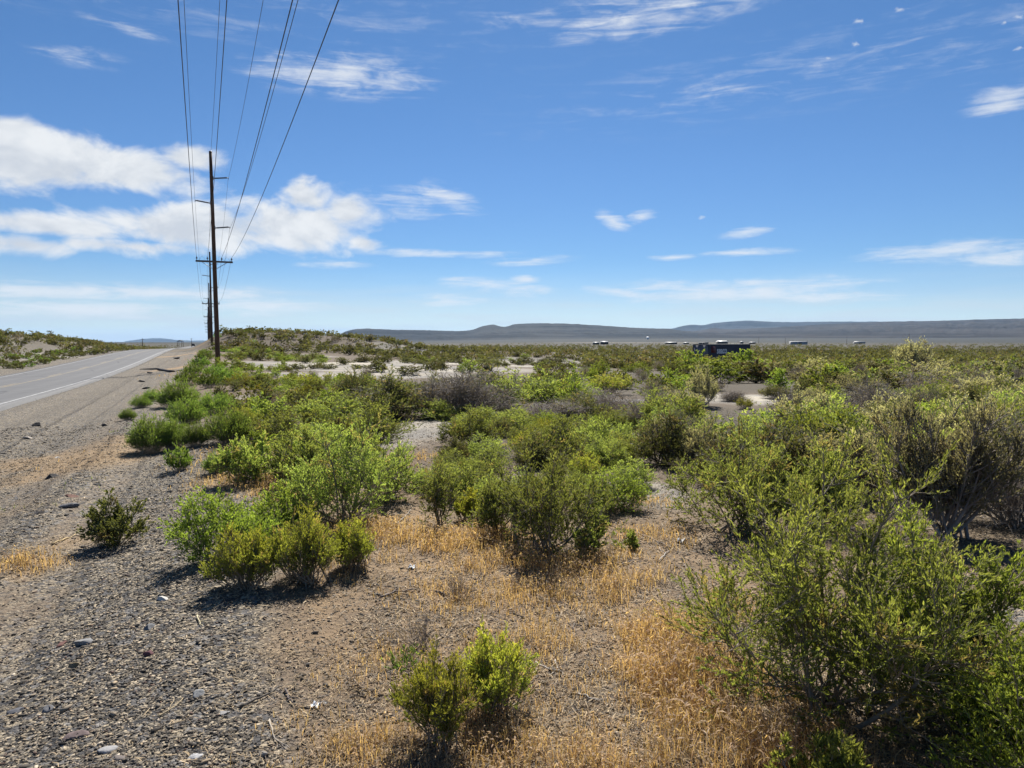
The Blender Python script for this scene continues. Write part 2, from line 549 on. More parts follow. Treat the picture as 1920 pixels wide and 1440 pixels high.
# ------------------------------------------------------------------ road
def build_road():
    s = np.arange(-40, 740, 1.0)
    t = np.array([-12.55, -12.5, -12, -11.2, -10.6, -10, -9.2, -8.8, -8, -7.4, -6.8, -6, -5.5, -5.45])
    S, T = np.meshgrid(s, t, indexing='ij')
    xy = S[..., None] * UAX + T[..., None] * NAX
    z = road_z(S, T) + EYE + .02
    z[:, 0] -= .35
    z[:, -1] -= .35
    v = np.concatenate([xy, z[..., None]], -1).reshape(-1, 3)
    nt_ = len(t)
    i, j = np.meshgrid(np.arange(len(s) - 1), np.arange(nt_ - 1), indexing='ij')
    q = np.stack([i * nt_ + j, i * nt_ + j + 1, (i + 1) * nt_ + j + 1, (i + 1) * nt_ + j], -1).reshape(-1, 4)
    w = np.array([.3, .3, 0, .9, .1, .9, .2, .2, .9, .1, .9, 0, .5, .5])
    lane = np.stack([np.broadcast_to(w, S.shape), S * 0, S * 0], -1).reshape(-1, 3)
    me = mesh_np('road', v, [q], M['asphalt'], {'lane': lane}, smooth=False)
    tag(link('road', me), kind='structure')

    def strip(name, t0, t1, segs, mat):
        V, Q = [], []
        for a, b in segs:
            ss = np.arange(a, b + .01, 1.0)
            n = sum(len(x) for x in V)
            S2, T2 = np.meshgrid(ss, [t0, t1], indexing='ij')
            p = np.concatenate([S2[..., None] * UAX + T2[..., None] * NAX, (road_z(S2, T2) + EYE + .026)[..., None]], -1).reshape(-1, 3)
            k = np.arange(len(ss) - 1) * 2 + n
            V.append(p)
            Q.append(np.stack([k, k + 1, k + 3, k + 2], -1))
        me = mesh_np(name, np.concatenate(V), [np.concatenate(Q)], mat)
        tag(link(name, me), kind='structure')

    strip('road_edge_line', -6.06, -5.93, [(-40, 739)], M['white_paint'])
    strip('road_edge_line', -12.06, -11.93, [(-40, 739)], M['white_paint'])
    strip('road_centre_line', -8.92, -8.81, [(-40, 739)], M['yellow_paint'])
    strip('road_centre_line', -9.19, -9.06, [(a, a + 4) for a in range(-32, 730, 12)], M['yellow_paint'])


build_road()


# ------------------------------------------------------------------ hills
def hill_mat(name, c0, c1):
    m, nt = nodes(name)
    g = NT(nt)
    pos = g.n('ShaderNodeNewGeometry').outputs['Position']
    mp = g.n('ShaderNodeMapping', {'Vector': pos, 'Scale': (.0005, .0005, .018)})
    n = g.noise(mp.outputs[0], 2.2, 9, .68, .4)
    n2 = g.noise(pos, .02, 6, .7)
    c = g.mix(g.smooth(n, .40, .60), tuple(v * .6 for v in c0), tuple(v * 1.15 for v in c1))
    c = g.mix(g.math('MULTIPLY', n2, .5), c, tuple(v * .6 for v in c0))
    g.out(g.n('ShaderNodeBsdfPrincipled', {'Base Color': c, 'Roughness': .95, 'Specular IOR Level': .05}))
    return m


def ridge(name, pts, dist, front, back, mat, seed, rim=.0, label=None):
    px = np.arange(pts[0][0], pts[-1][0] + 1, 2.0)
    py = np.interp(px, [p[0] for p in pts], [p[1] for p in pts])
    k = np.exp(-.5 * (np.arange(-4, 5) / 2.0) ** 2)
    py = np.convolve(np.pad(py, 4, mode='edge'), k / k.sum(), 'valid')
    py = py + (fbm(px / 9, px * 0, seed) - .5) * 1.0
    az = np.arctan((px - 960) / F)
    ws = np.concatenate([np.linspace(-1, 0, 40), np.linspace(0, 1, 10)[1:]])
    W, A = np.meshgrid(ws, az, indexing='ij')
    PY = np.broadcast_to(py, W.shape)
    el = np.array([ray(a, b)[2] / math.hypot(*ray(a, b)[:2]) for a, b in zip(px, py)])
    zs = EYE + el * dist
    d = dist + np.where(W < 0, W * front, W * back)
    x, y = np.sin(A) * d, np.cos(A) * d
    base = height(x, y) - 6
    sh = np.where(W < 0, 1 + W, 1 - W)
    sh = np.clip(sh, 0, 1)
    prof = sh ** 1.35 * (1 - rim) + rim * sstep(.80, .9, sh)
    prof = np.where(W < 0, prof, sh ** .8)
    gul = (fbm(px[None, :] / 15 + 2.5 * W + 2.2 * fbm(px[None, :] / 40 + W, W * 5, seed + 9, 3), W * 4, seed + 5, 5) - .5) * .6 * np.sin(np.pi * sh) ** .7
    prof = np.clip(prof + gul * prof, 0, 1)
    z = base + np.maximum(zs - base, 0) * prof
    n0, n1 = W.shape
    v = np.stack([x, y, z], -1).reshape(-1, 3)
    i, j = np.meshgrid(np.arange(n0 - 1), np.arange(n1 - 1), indexing='ij')
    q = np.stack([i * n1 + j, i * n1 + j + 1, (i + 1) * n1 + j + 1, (i + 1) * n1 + j], -1).reshape(-1, 4)
    me = mesh_np(name, v, [q], mat, smooth=True)
    tag(link(name, me), kind='structure')


HM1 = hill_mat('hill_brown', (.018, .019, .019), (.048, .046, .041))
HM2 = hill_mat('hill_slope', (.030, .027, .025), (.052, .046, .041))
ridge('hills', [(560, 640), (620, 634), (650, 621), (665, 617), (690, 616), (730, 618), (800, 619), (860, 621), (885, 619), (905, 611), (925, 608), (942, 613), (950, 613), (962, 608), (1000, 606), (1060, 606.5),
                (1120, 610), (1180, 614), (1250, 616.5), (1300, 622), (1360, 632), (1400, 638)], 6500, 2600, 900, HM1, 3, .22)
ridge('hills', [(1180, 639), (1240, 633), (1290, 623), (1315, 619), (1338, 614), (1352, 617), (1375, 617), (1450, 614), (1540, 608), (1660, 603), (1750, 601.5), (1840, 599), (1920, 597), (2050, 592), (2250, 590), (2400, 600)],
      8200, 4200, 1500, HM2, 21, .06)
ridge('hills', [(1180, 640), (1215, 617), (1262, 616), (1277, 611), (1296, 608.5), (1316, 610), (1335, 606), (1370, 602.5), (1405, 601), (1440, 603), (1480, 604), (1560, 603), (1700, 603), (1800, 604), (1900, 630)], 13500, 3000, 1500, HM1, 41, .25)
ridge('hills', [(235, 640), (258, 637), (280, 634.5), (300, 634), (318, 635.5), (335, 638), (365, 638.5), (400, 638), (430, 639.5)], 21000, 2500, 1500, HM1, 61, .1)


# ------------------------------------------------------------------ shrubs
def bez(p0, p1, p2, t):
    t = t[..., None]
    return (1 - t) ** 2 * p0 + 2 * t * (1 - t) * p1 + t * t * p2


def dbez(p0, p1, p2, t):
    t = t[..., None]
    v = 2 * (1 - t) * (p1 - p0) + 2 * t * (p2 - p1)
    return v / (np.linalg.norm(v, axis=-1, keepdims=True) + 1e-9)


def unit(v):
    return v / (np.linalg.norm(v, axis=-1, keepdims=True) + 1e-9)


def tubes(p0, p1, p2, r0, r1, K, sides=3):
    n = len(p0)
    t = np.linspace(0, 1, K)[None, :].repeat(n, 0)
    P = bez(p0[:, None], p1[:, None], p2[:, None], t)
    T = dbez(p0[:, None], p1[:, None], p2[:, None], t)
    ref = np.array([.83, .41, .37])
    U = unit(np.cross(T, ref))
    V = np.cross(T, U)
    r = r0[:, None] * (1 - t) + r1[:, None] * t
    a = np.arange(sides) / sides * 2 * math.pi
    v = P[:, :, None] + r[:, :, None, None] * (np.cos(a)[None, None, :, None] * U[:, :, None] + np.sin(a)[None, None, :, None] * V[:, :, None])
    i, k, j = np.meshgrid(np.arange(n), np.arange(K - 1), np.arange(sides), indexing='ij')
    j2 = (j + 1) % sides
    b = i * K * sides
    q = np.stack([b + k * sides + j, b + k * sides + j2, b + (k + 1) * sides + j2, b + (k + 1) * sides + j], -1).reshape(-1, 4)
    return v.reshape(-1, 3), q


def gen_shrub(seed, H, W, n0=14, n1=10, n2=6, nleaf=5000, ll=.03, lw=.008, dome=.5, spread=.8, upward=.5, trunk=.012, align=.7, L1=.33, L2=.15,
              t0=.3, twig_t=.15, dry=.04, young=.8, twist=.12, lean=(0, 0), lod=2, foot=.07, sides=3):
    rng = np.random.default_rng(seed)
    # uneven outline: a few lobes push some directions out and pull others in
    lob = rng.normal(0, 1, 4) * np.array([.22, .16, .12, .08])
    lph = rng.uniform(0, 6.28, 4)
    phi = rng.uniform(0, 2 * math.pi, n0)
    u = np.sqrt(rng.uniform(.0, 1, n0))
    lobe = 1 + sum(lob[k] * np.cos((k + 1) * phi + lph[k]) for k in range(4))
    rad = W * .43 * u * lobe
    ez = H * (1 - dome * u ** 2.0) * rng.uniform(.55, .94, n0)
    p0 = np.stack([rng.normal(0, foot * W, n0), rng.normal(0, foot * W, n0), np.full(n0, -.02)], -1)
    p2 = np.stack([np.cos(phi) * rad + lean[0], np.sin(phi) * rad + lean[1], ez], -1)
    p1 = p0 * .5 + p2 * np.array([.62, .62, .42]) + rng.normal(0, twist * H, (n0, 3)) * np.array([1, 1, .4])
    V, Q, nv = [], [], 0

    def put(v, q):
        nonlocal nv
        V.append(v)
        Q.append(q + nv)
        nv += len(v)

    put(*tubes(p0, p1, p2, np.full(n0, trunk) * rng.uniform(.6, 1.3, n0), np.full(n0, trunk * .3), 8 if lod >= 2 else 4, 5 if lod >= 2 else sides))
    # second order
    m1 = n0 * n1
    pi = np.repeat(np.arange(n0), n1)
    tt = rng.uniform(t0, 1, m1)
    b0 = bez(p0[pi], p1[pi], p2[pi], tt)
    T = dbez(p0[pi], p1[pi], p2[pi], tt)
    outw = unit(b0 * np.array([1, 1, 0]) + 1e-4)
    d = unit(T * .7 + rng.normal(0, spread, (m1, 3)) + np.array([0, 0, upward]) + outw * .25)
    L = L1 * H * rng.uniform(.5, 1.15, m1) * (1.2 - .55 * tt)
    b2 = b0 + d * L[:, None]
    b2[:, 2] = np.maximum(b2[:, 2], .04 * H)
    b1 = (b0 + b2) / 2 + rng.normal(0, .06, (m1, 3)) * L[:, None] - np.array([0, 0, .10]) * L[:, None]
    put(*tubes(b0, b1, b2, np.full(m1, trunk * .38), np.full(m1, trunk * .14), 4 if lod >= 2 else 3, 3))
    clump = rng.uniform(0, 1, m1) * .65 + rng.uniform(0, 1, n0)[pi] * .35
    dryc = (rng.uniform(0, 1, m1) < dry).astype(float)
    if n2:
        m2 = m1 * n2
        qi = np.repeat(np.arange(m1), n2)
        tt2 = rng.uniform(twig_t, 1, m2)
        c0 = bez(b0[qi], b1[qi], b2[qi], tt2)
        T2 = dbez(b0[qi], b1[qi], b2[qi], tt2)
        d2 = unit(T2 * .8 + rng.normal(0, spread * .9, (m2, 3)) + np.array([0, 0, upward]))
        LL = L2 * H * rng.uniform(.5, 1.2, m2)
        c2 = c0 + d2 * LL[:, None]
        c2[:, 2] = np.maximum(c2[:, 2], .03 * H)
        c1 = (c0 + c2) / 2 + rng.normal(0, .08, (m2, 3)) * LL[:, None]
        if lod >= 1:
            put(*tubes(c0, c1, c2, np.full(m2, trunk * .15), np.full(m2, trunk * .08), 3 if lod >= 2 else 2, 3))
        A0, A1, A2, src, lo = c0, c1, c2, qi, .1
    else:
        A0, A1, A2, src, lo = b0, b1, b2, np.arange(m1), .2
    # leaves
    out = None
    if nleaf:
        li = rng.integers(0, len(A0), nleaf)
        lt = rng.uniform(lo, 1.0, nleaf) ** .8
        P = bez(A0[li], A1[li], A2[li], lt)
        T = dbez(A0[li], A1[li], A2[li], lt)
        ax = unit(T * align + rng.normal(0, 1, (nleaf, 3)) * (1 - align) + np.array([0, 0, .25]))
        nx = unit(np.cross(ax, rng.normal(0, 1, (nleaf, 3))))
        l = ll * rng.uniform(.55, 1.25, nleaf)[:, None]
        w = lw * rng.uniform(.7, 1.3, nleaf)[:, None]
        nb = np.cross(ax, nx)
        v0 = P
        v1 = P + ax * l * .5 + nx * w * .5
        v2 = P + ax * l + nb * l * .06
        v3 = P + ax * l * .5 - nx * w * .5
        lv = np.stack([v0, v1, v2, v3], 1).reshape(-1, 3)
        lq = np.arange(nleaf * 4).reshape(-1, 4)
        hh = np.clip(P[:, 2] / H, 0, 1.2)
        yg = np.clip((hh - .25) * 1.1, 0, 1) * rng.uniform(.2, 1, nleaf) * young
        tint = np.stack([np.clip(clump[src[li]] * .7 + rng.uniform(0, .3, nleaf), 0, 1), yg,
                         np.maximum(dryc[src[li]], (rng.uniform(0, 1, nleaf) < dry * .5)) * .85], -1).repeat(4, 0)
        out = (lv, lq, tint)
    return (np.concatenate(V), np.concatenate(Q)), out


KIND = {
    'G': dict(n0=20, n1=11, n2=6, nleaf=8200, ll=.052, lw=.0150, dome=.68, spread=.75, upward=.40, trunk=.0085, dry=.02, t0=.22),
    'B': dict(n0=28, n1=10, n2=6, nleaf=9500, ll=.048, lw=.0155, dome=.68, spread=.75, upward=.45, trunk=.0085, dry=.02, young=.7, t0=.22),
    'R': dict(n0=150, n1=8, n2=2, nleaf=15000, ll=.070, lw=.0080, dome=.74, spread=.26, upward=.28, trunk=.004, align=.85, L1=.28, L2=.16, t0=.25, dry=.02, twist=.03, young=.7, foot=.13),
    'Y': dict(n0=56, n1=8, n2=3, nleaf=7500, ll=.044, lw=.0115, dome=.5, spread=.36, upward=.40, trunk=.006, align=.7, L1=.26, L2=.12, t0=.36, dry=.05, twist=.05, young=1.0, foot=.13),
    'S': dict(n0=16, n1=14, n2=7, nleaf=8500, ll=.048, lw=.0135, dome=.5, spread=.6, upward=.8, trunk=.014, align=.75, L1=.30, L2=.15, t0=.3, dry=.04, twist=.16),
    'D': dict(n0=36, n1=13, n2=8, nleaf=2600, ll=.035, lw=.011, dome=.66, spread=.8, upward=.3, trunk=.010, L1=.34, L2=.2, t0=.2, dry=.3),
    'F': dict(n0=22, n1=11, n2=6, nleaf=9000, ll=.047, lw=.0150, dome=.66, spread=.75, upward=.4, trunk=.011, dry=.08, young=.6, t0=.22),
    'K': dict(n0=22, n1=11, n2=6, nleaf=9000, ll=.047, lw=.0150, dome=.66, spread=.75, upward=.4, trunk=.011, dry=.12, young=.6, t0=.22),
}
LEAF = {'G': 'leaf_grease', 'B': 'leaf_bright', 'R': 'leaf_rabbit', 'Y': 'leaf_yellow', 'S': 'leaf_sage', 'D': 'leaf_dead', 'K': 'leaf_dark', 'F': 'leaf_far'}
LEAF0 = {'K': 'leaf_dark', 'S': 'leaf_far', 'G': 'leaf_far', 'D': 'leaf_dead', 'B': 'leaf_far', 'R': 'leaf_rabbit', 'F': 'leaf_far'}
BARK = {'G': 'bark', 'B': 'bark', 'R': 'bark_pale', 'Y': 'bark', 'S': 'bark_grey', 'D': 'bark_grey', 'K': 'bark_dark', 'F': 'bark_dark'}
NAME = {'G': 'greasewood', 'B': 'leafy_shrub', 'R': 'rabbitbrush', 'Y': 'rabbitbrush', 'S': 'sagebrush', 'D': 'dead_shrub', 'K': 'saltbush', 'F': 'scrub_bush'}

PROTO = {}


def proto(kind, var, lod):
    """unit shrub (1 m high and wide) as two meshes, or one mesh with two materials at the lowest detail"""
    key = (kind, var, lod)
    if key in PROTO:
        return PROTO[key]
    a = dict(KIND[kind])
    if lod == 1:
        a.update(n1=max(3, int(a['n1'] * .6)), n2=max(1, int(a['n2'] * .5)), n0=max(8, int(a['n0'] * .6)), nleaf=int(a['nleaf'] * .38), ll=a['ll'] * 1.35, lw=a['lw'] * 2.0)
    if lod == 0:
        a.update(n1=4, n2=2, n0=9, nleaf=620 if kind != 'D' else 260, ll=a['ll'] * 2.4, lw=a['lw'] * 5, lo=None)
        a.pop('lo')
    br, lf = gen_shrub(1000 + 37 * var + 7 * ord(kind), 1.0, 1.0, lod=lod, **a)
    if lod == 0:
        v = np.concatenate([br[0], lf[0]])
        q = np.concatenate([br[1], lf[1] + len(br[0])])
        tint = np.concatenate([np.full((len(br[0]), 3), .5), lf[2]])
        mi = np.concatenate([np.zeros(len(br[1]), int), np.ones(len(lf[1]), int)])
        PROTO[key] = mesh_np('far_shrub', v, [q], [M[BARK[kind]], M[LEAF0[kind]]], {'tint': tint}, mat_idx=mi)
    else:
        bm_ = mesh_np('branches', br[0], [br[1]], M[BARK[kind]])
        lm_ = mesh_np('foliage', lf[0], [lf[1]], M[LEAF[kind]], {'tint': lf[2]})
        PROTO[key] = (bm_, lm_)
    return PROTO[key]


RNG = np.random.default_rng(11)
PLACED = []                       # (x, y, radius)


def shrub(kind, loc, w, h, label, group=None, lod=2, var=None, rz=None, cat='shrub', leaf=None):
    var = int(RNG.integers(0, 4)) if var is None else var
    rz = RNG.uniform(0, 6.28) if rz is None else rz
    pr = proto(kind, var, lod)
    sx = w / .98
    sz = h / .98
    if lod == 0:
        o = link(NAME[kind], pr, None, loc)
    else:
        o = empty(NAME[kind], loc)
        link('branches', pr[0], o)
        link('foliage', pr[1], o)
    o.rotation_euler = (0, 0, rz)
    o.scale = (sx, sx, sz)
    tag(o, label, cat, group)
    PLACED.append((loc[0], loc[1], w * .5))
    return o


def hero(kind, px, py, wpx, hpx, label, seed, group=None, cat='shrub', **over):
    p = at(px, py)
    dz = depth(p)
    W, H = wpx / F * dz * (1.0 if kind == 'Y' else 1.14), hpx / F * dz * 1.0
    a = dict(KIND[kind])
    a.update(over)
    br, lf = gen_shrub(seed, H, W, lod=2, **a)
    o = empty(NAME[kind], p)
    link('branches', mesh_np('branches', br[0], [br[1]], M[BARK[kind]]), o)
    if lf is not None:
        link('foliage', mesh_np('foliage', lf[0], [lf[1]], M['leaf_shade_lift' if (kind == 'G' and dz < 4.5) else LEAF[kind]], {'tint': lf[2]}), o)
    tag(o, label, cat, group)
    PLACED.append((p[0], p[1], W * .45))
    return o


def pxshrub(kind, px, py, wpx, hpx, label, group=None, lod=None, var=None):
    p = at(px, py)
    dz = depth(p)
    if lod is None:
        lod = 2 if dz < 26 else 1
    return shrub(kind, p, wpx / F * dz, hpx / F * dz, label, group, lod, var)


# --- foreground, each with a mesh of its own
hero('G', 1560, 1325, 560, 490, 'large leafy yellow-green shrub filling the lower right of the view, bare stems showing inside', 51,
     n0=17, n1=15, n2=10, nleaf=63222, ll=.024, lw=0.00579, trunk=.0095, dome=.6, t0=.2, dry=.05, spread=.7, L1=.30, L2=.13)
hero('B', 1735, 1335, 400, 375, 'bright green shrub leaning right out of the large one, with one long low limb', 52,
     n0=12, n1=15, n2=10, nleaf=40040, ll=.024, lw=0.00579, trunk=.010, dome=.5, lean=(.16, .0), t0=.2, dry=.02, L1=.32, L2=.14)
hero('B', 1905, 1470, 300, 350, 'vivid green shrub cut by the bottom right corner of the photo', 53,
     n0=16, n1=12, n2=8, nleaf=25288, ll=.024, lw=0.00644, trunk=.007, dry=.02)
hero('G', 1555, 1500, 240, 130, 'low green sprig at the bottom edge, in the shade of the large shrub', 54,
     n0=14, n1=9, n2=6, nleaf=8105, ll=.024, lw=0.00644, trunk=.005, dry=.02)
hero('Y', 830, 1395, 140, 195, 'small feathery green shrub at the bottom centre, shorter of the pair', 55,
     n0=44, n1=9, n2=5, nleaf=14137, ll=.017, lw=0.00438, trunk=.0032)
hero('Y', 930, 1338, 140, 172, 'small feathery shrub with yellow tips at the bottom centre, taller of the pair', 56,
     n0=49, n1=9, n2=5, nleaf=15080, ll=.017, lw=0.00438, trunk=.0032)
hero('R', 765, 1255, 70, 50, 'thin pale green seedling behind the small feathery pair', 57, n0=14, n1=5, n2=2, nleaf=942, ll=.02, lw=0.00386, trunk=.002)
hero('B', 424, 1046, 185, 150, 'rounded bright green leafy shrub at the gravel edge, lobed into knobs', 58,
     n0=24, n1=10, n2=7, nleaf=16965, ll=.021, lw=0.00965, trunk=.005, dry=.0)
hero('B', 520, 1000, 140, 100, 'bright green leafy shrub tucked behind the broom-like pair at the gravel edge', 59,
     n0=20, n1=9, n2=6, nleaf=10367, ll=.021, lw=0.00965, trunk=.005, dry=.0)
hero('Y', 462, 1100, 128, 118, 'broom-like yellow-green shrub with brown lower stems, nearest the gravel and its shadow', 60,
     n0=78, n1=8, n2=4, nleaf=16965, ll=.021, lw=0.00515, trunk=.004, dome=.5, young=.8)
hero('Y', 570, 1085, 135, 135, 'broom-like yellow-green shrub with bare grey stems, in the middle of a row of three', 61,
     n0=78, n1=8, n2=4, nleaf=16965, ll=.021, lw=0.00515, trunk=.004, dome=.45, young=.8)
hero('Y', 662, 1062, 92, 95, 'smallest broom-like yellow-green shrub at the right end of a row of three', 62,
     n0=57, n1=8, n2=4, nleaf=10367, ll=.021, lw=0.00515, trunk=.004, dome=.5, young=.8)
hero('K', 212, 1022, 88, 100, 'lone dark green shrub standing on bare gravel with its shadow beside it', 63,
     n0=14, n1=9, n2=6, nleaf=9802, ll=.024, lw=0.01159, trunk=.006, young=.5, dome=.55, dry=.03)
hero('R', 338, 880, 44, 46, 'tiny pale green shrub on gravel in front of the big rounded one', 64, n0=34, n1=6, n2=2, nleaf=4147, ll=.045, lw=0.00644, trunk=.004)
hero('G', 645, 978, 200, 205, 'upright airy green shrub behind the broom-like row of three', 65,
     n0=15, n1=12, n2=8, nleaf=26390, ll=.026, lw=0.00902, trunk=.009, dome=.55, dry=.05)
hero('G', 722, 940, 130, 150, 'yellow-green airy shrub beside the upright one, over dry orange grass', 66,
     n0=12, n1=11, n2=7, nleaf=16022, ll=.026, lw=0.00902, trunk=.008, dry=.06)
hero('G', 1015, 1040, 225, 205, 'large airy green shrub at the centre of the view with visible forked stems', 67,
     n0=15, n1=12, n2=8, nleaf=21715, ll=.025, lw=0.00837, trunk=.009, dome=.55, dry=.05)
hero('G', 935, 1005, 110, 125, 'green shrub standing close against the large airy one, on its near-gravel side', 68,
     n0=12, n1=10, n2=7, nleaf=9500, ll=.025, lw=0.00837, trunk=.007, dry=.04)
hero('G', 1100, 1035, 110, 95, 'low green sprigs at the foot of the large airy central shrub', 69,
     n0=11, n1=9, n2=6, nleaf=5700, ll=.025, lw=0.00837, trunk=.006, dry=.04)
hero('G', 822, 985, 75, 125, 'narrow upright green shrub with thin bare stem over orange grass', 70,
     n0=9, n1=9, n2=6, nleaf=4885, ll=.025, lw=0.00837, trunk=.006, dome=.2, dry=.04)
hero('Y', 885, 978, 80, 62, 'small yellow shrub low between two green ones', 71, n0=30, n1=7, n2=4, nleaf=7163, ll=.022, lw=0.00773, trunk=.005)
hero('R', 1195, 930, 42, 34, 'little grey-green tuft alone on pale dirt', 72, n0=24, n1=5, n2=2, nleaf=1696, ll=.03, lw=0.00644, trunk=.003)
hero('G', 1180, 1030, 40, 40, 'small green sprig beside the fallen twigs', 73, n0=8, n1=6, n2=4, nleaf=1696, ll=.025, lw=0.00773, trunk=.003)
hero('G', 1375, 1000, 220, 205, 'yellowish green shrub behind the big lower right shrub, long sprays reaching out', 74,
     n0=14, n1=13, n2=8, nleaf=30160, ll=.026, lw=0.00837, trunk=.010, dry=.08, dome=.55)
hero('G', 1500, 985, 230, 180, 'olive yellow-green shrub above the big lower right shrub, in front of the shadowed hollow', 75,
     n0=14, n1=13, n2=8, nleaf=30160, ll=.026, lw=0.00837, trunk=.010, dry=.08)
hero('S', 1785, 1010, 215, 275, 'tall grey sagebrush with a thick dark trunk and silvery upright tips', 76, foot=.05,
     n0=18, n1=15, n2=10, nleaf=42000, ll=.034, lw=.010, trunk=.017, dry=.04, t0=.2)
hero('D', 1905, 985, 190, 235, 'dense bare grey-brown brush at the right edge, almost leafless', 77,
     n0=30, n1=13, n2=9, nleaf=6597, ll=.02, lw=0.00644, trunk=.010)
hero('S', 1770, 1100, 70, 95, 'small sagebrush sprig with pale tips in the shaded hollow', 78, n0=7, n1=8, n2=5, nleaf=2827, ll=.024, lw=0.00773, trunk=.008)
hero('D', 1650, 1040, 200, 120, 'low tangle of dead brown twigs in the shade below the sagebrush', 79, n0=24, n1=9, n2=6, nleaf=2827, ll=.02, lw=0.00644, trunk=.006)
hero('G', 470, 905, 120, 95, 'yellow-green shrub over pinkish dry grass at the gravel edge', 80,
     n0=15, n1=10, n2=7, nleaf=15080, ll=.03, lw=0.01159, trunk=.009, dry=.06)
hero('G', 560, 905, 160, 110, 'broad yellow-green shrub behind the upright airy one', 81,
     n0=16, n1=11, n2=7, nleaf=18850, ll=.03, lw=0.01159, trunk=.009, dry=.06)
hero('D', 790, 1215, 90, 75, 'small dead grey weed behind the feathery pair', 82, n0=16, n1=7, n2=4, nleaf=282, ll=.012, lw=0.00386, trunk=.0022, upward=.8)
hero('D', 870, 1125, 80, 65, 'brown dead weed standing in the orange grass', 83, n0=14, n1=7, n2=4, nleaf=282, ll=.012, lw=0.00386, trunk=.0022, upward=.8)

# --- the rounded bright rabbitbrush row along the shoulder
ROW = [
    (285, 848, 92, 72, 'big rounded grass-green shrub on the gravel, casting a dark shadow', 2),
    (325, 842, 56, 58, 'rounded lighter green shrub touching the big grass-green one', 2),
    (366, 836, 52, 46, 'pale grey-green round shrub between two bigger round ones', 2),
    (430, 832, 92, 70, 'dark grass-green round shrub leaning over, farther from the gravel', 2),
    (335, 764, 74, 54, 'round dark-based green shrub topping the row where the gravel narrows', 2),
    (352, 795, 72, 52, 'round green shrub below the one where the gravel narrows', 2),
    (402, 776, 72, 44, 'round green shrub hard against the scrub, second row from the gravel', 2),
    (263, 764, 36, 24, 'small round green shrub furthest out on the shoulder gravel', 2),
    (284, 752, 28, 24, 'little green shrub just behind the small one on the shoulder', 2),
    (240, 787, 30, 22, 'smallest green tuft on the shoulder gravel', 2),
    (404, 888, 52, 42, 'pale green shrub on pinkish grass beside the gravel', 2),
    (352, 722, 52, 32, 'green round shrub in the shoulder row, just past the narrowing', 1),
    (366, 704, 44, 26, 'green round shrub in the shoulder row, near the pole', 1),
    (376, 690, 40, 24, 'green round shrub in the shoulder row level with the pole foot', 1),
    (383, 677, 36, 20, 'green round shrub in the shoulder row just beyond the pole', 1),
    (384, 667, 28, 14, 'far green round shrub at the end of the shoulder row', 1),
    (392, 728, 54, 34, 'blue-green round shrub between the shoulder row and the pole', 1),
    (408, 706, 44, 26, 'light green round shrub close before the pole foot', 1),
    (425, 720, 56, 34, 'yellow-green round shrub to the right of the pole foot', 1),
]
for px, py, w, h, lab, lod in ROW:
    pxshrub('R', px, py, w, h, lab, 'rounded shrubs along the shoulder', lod)

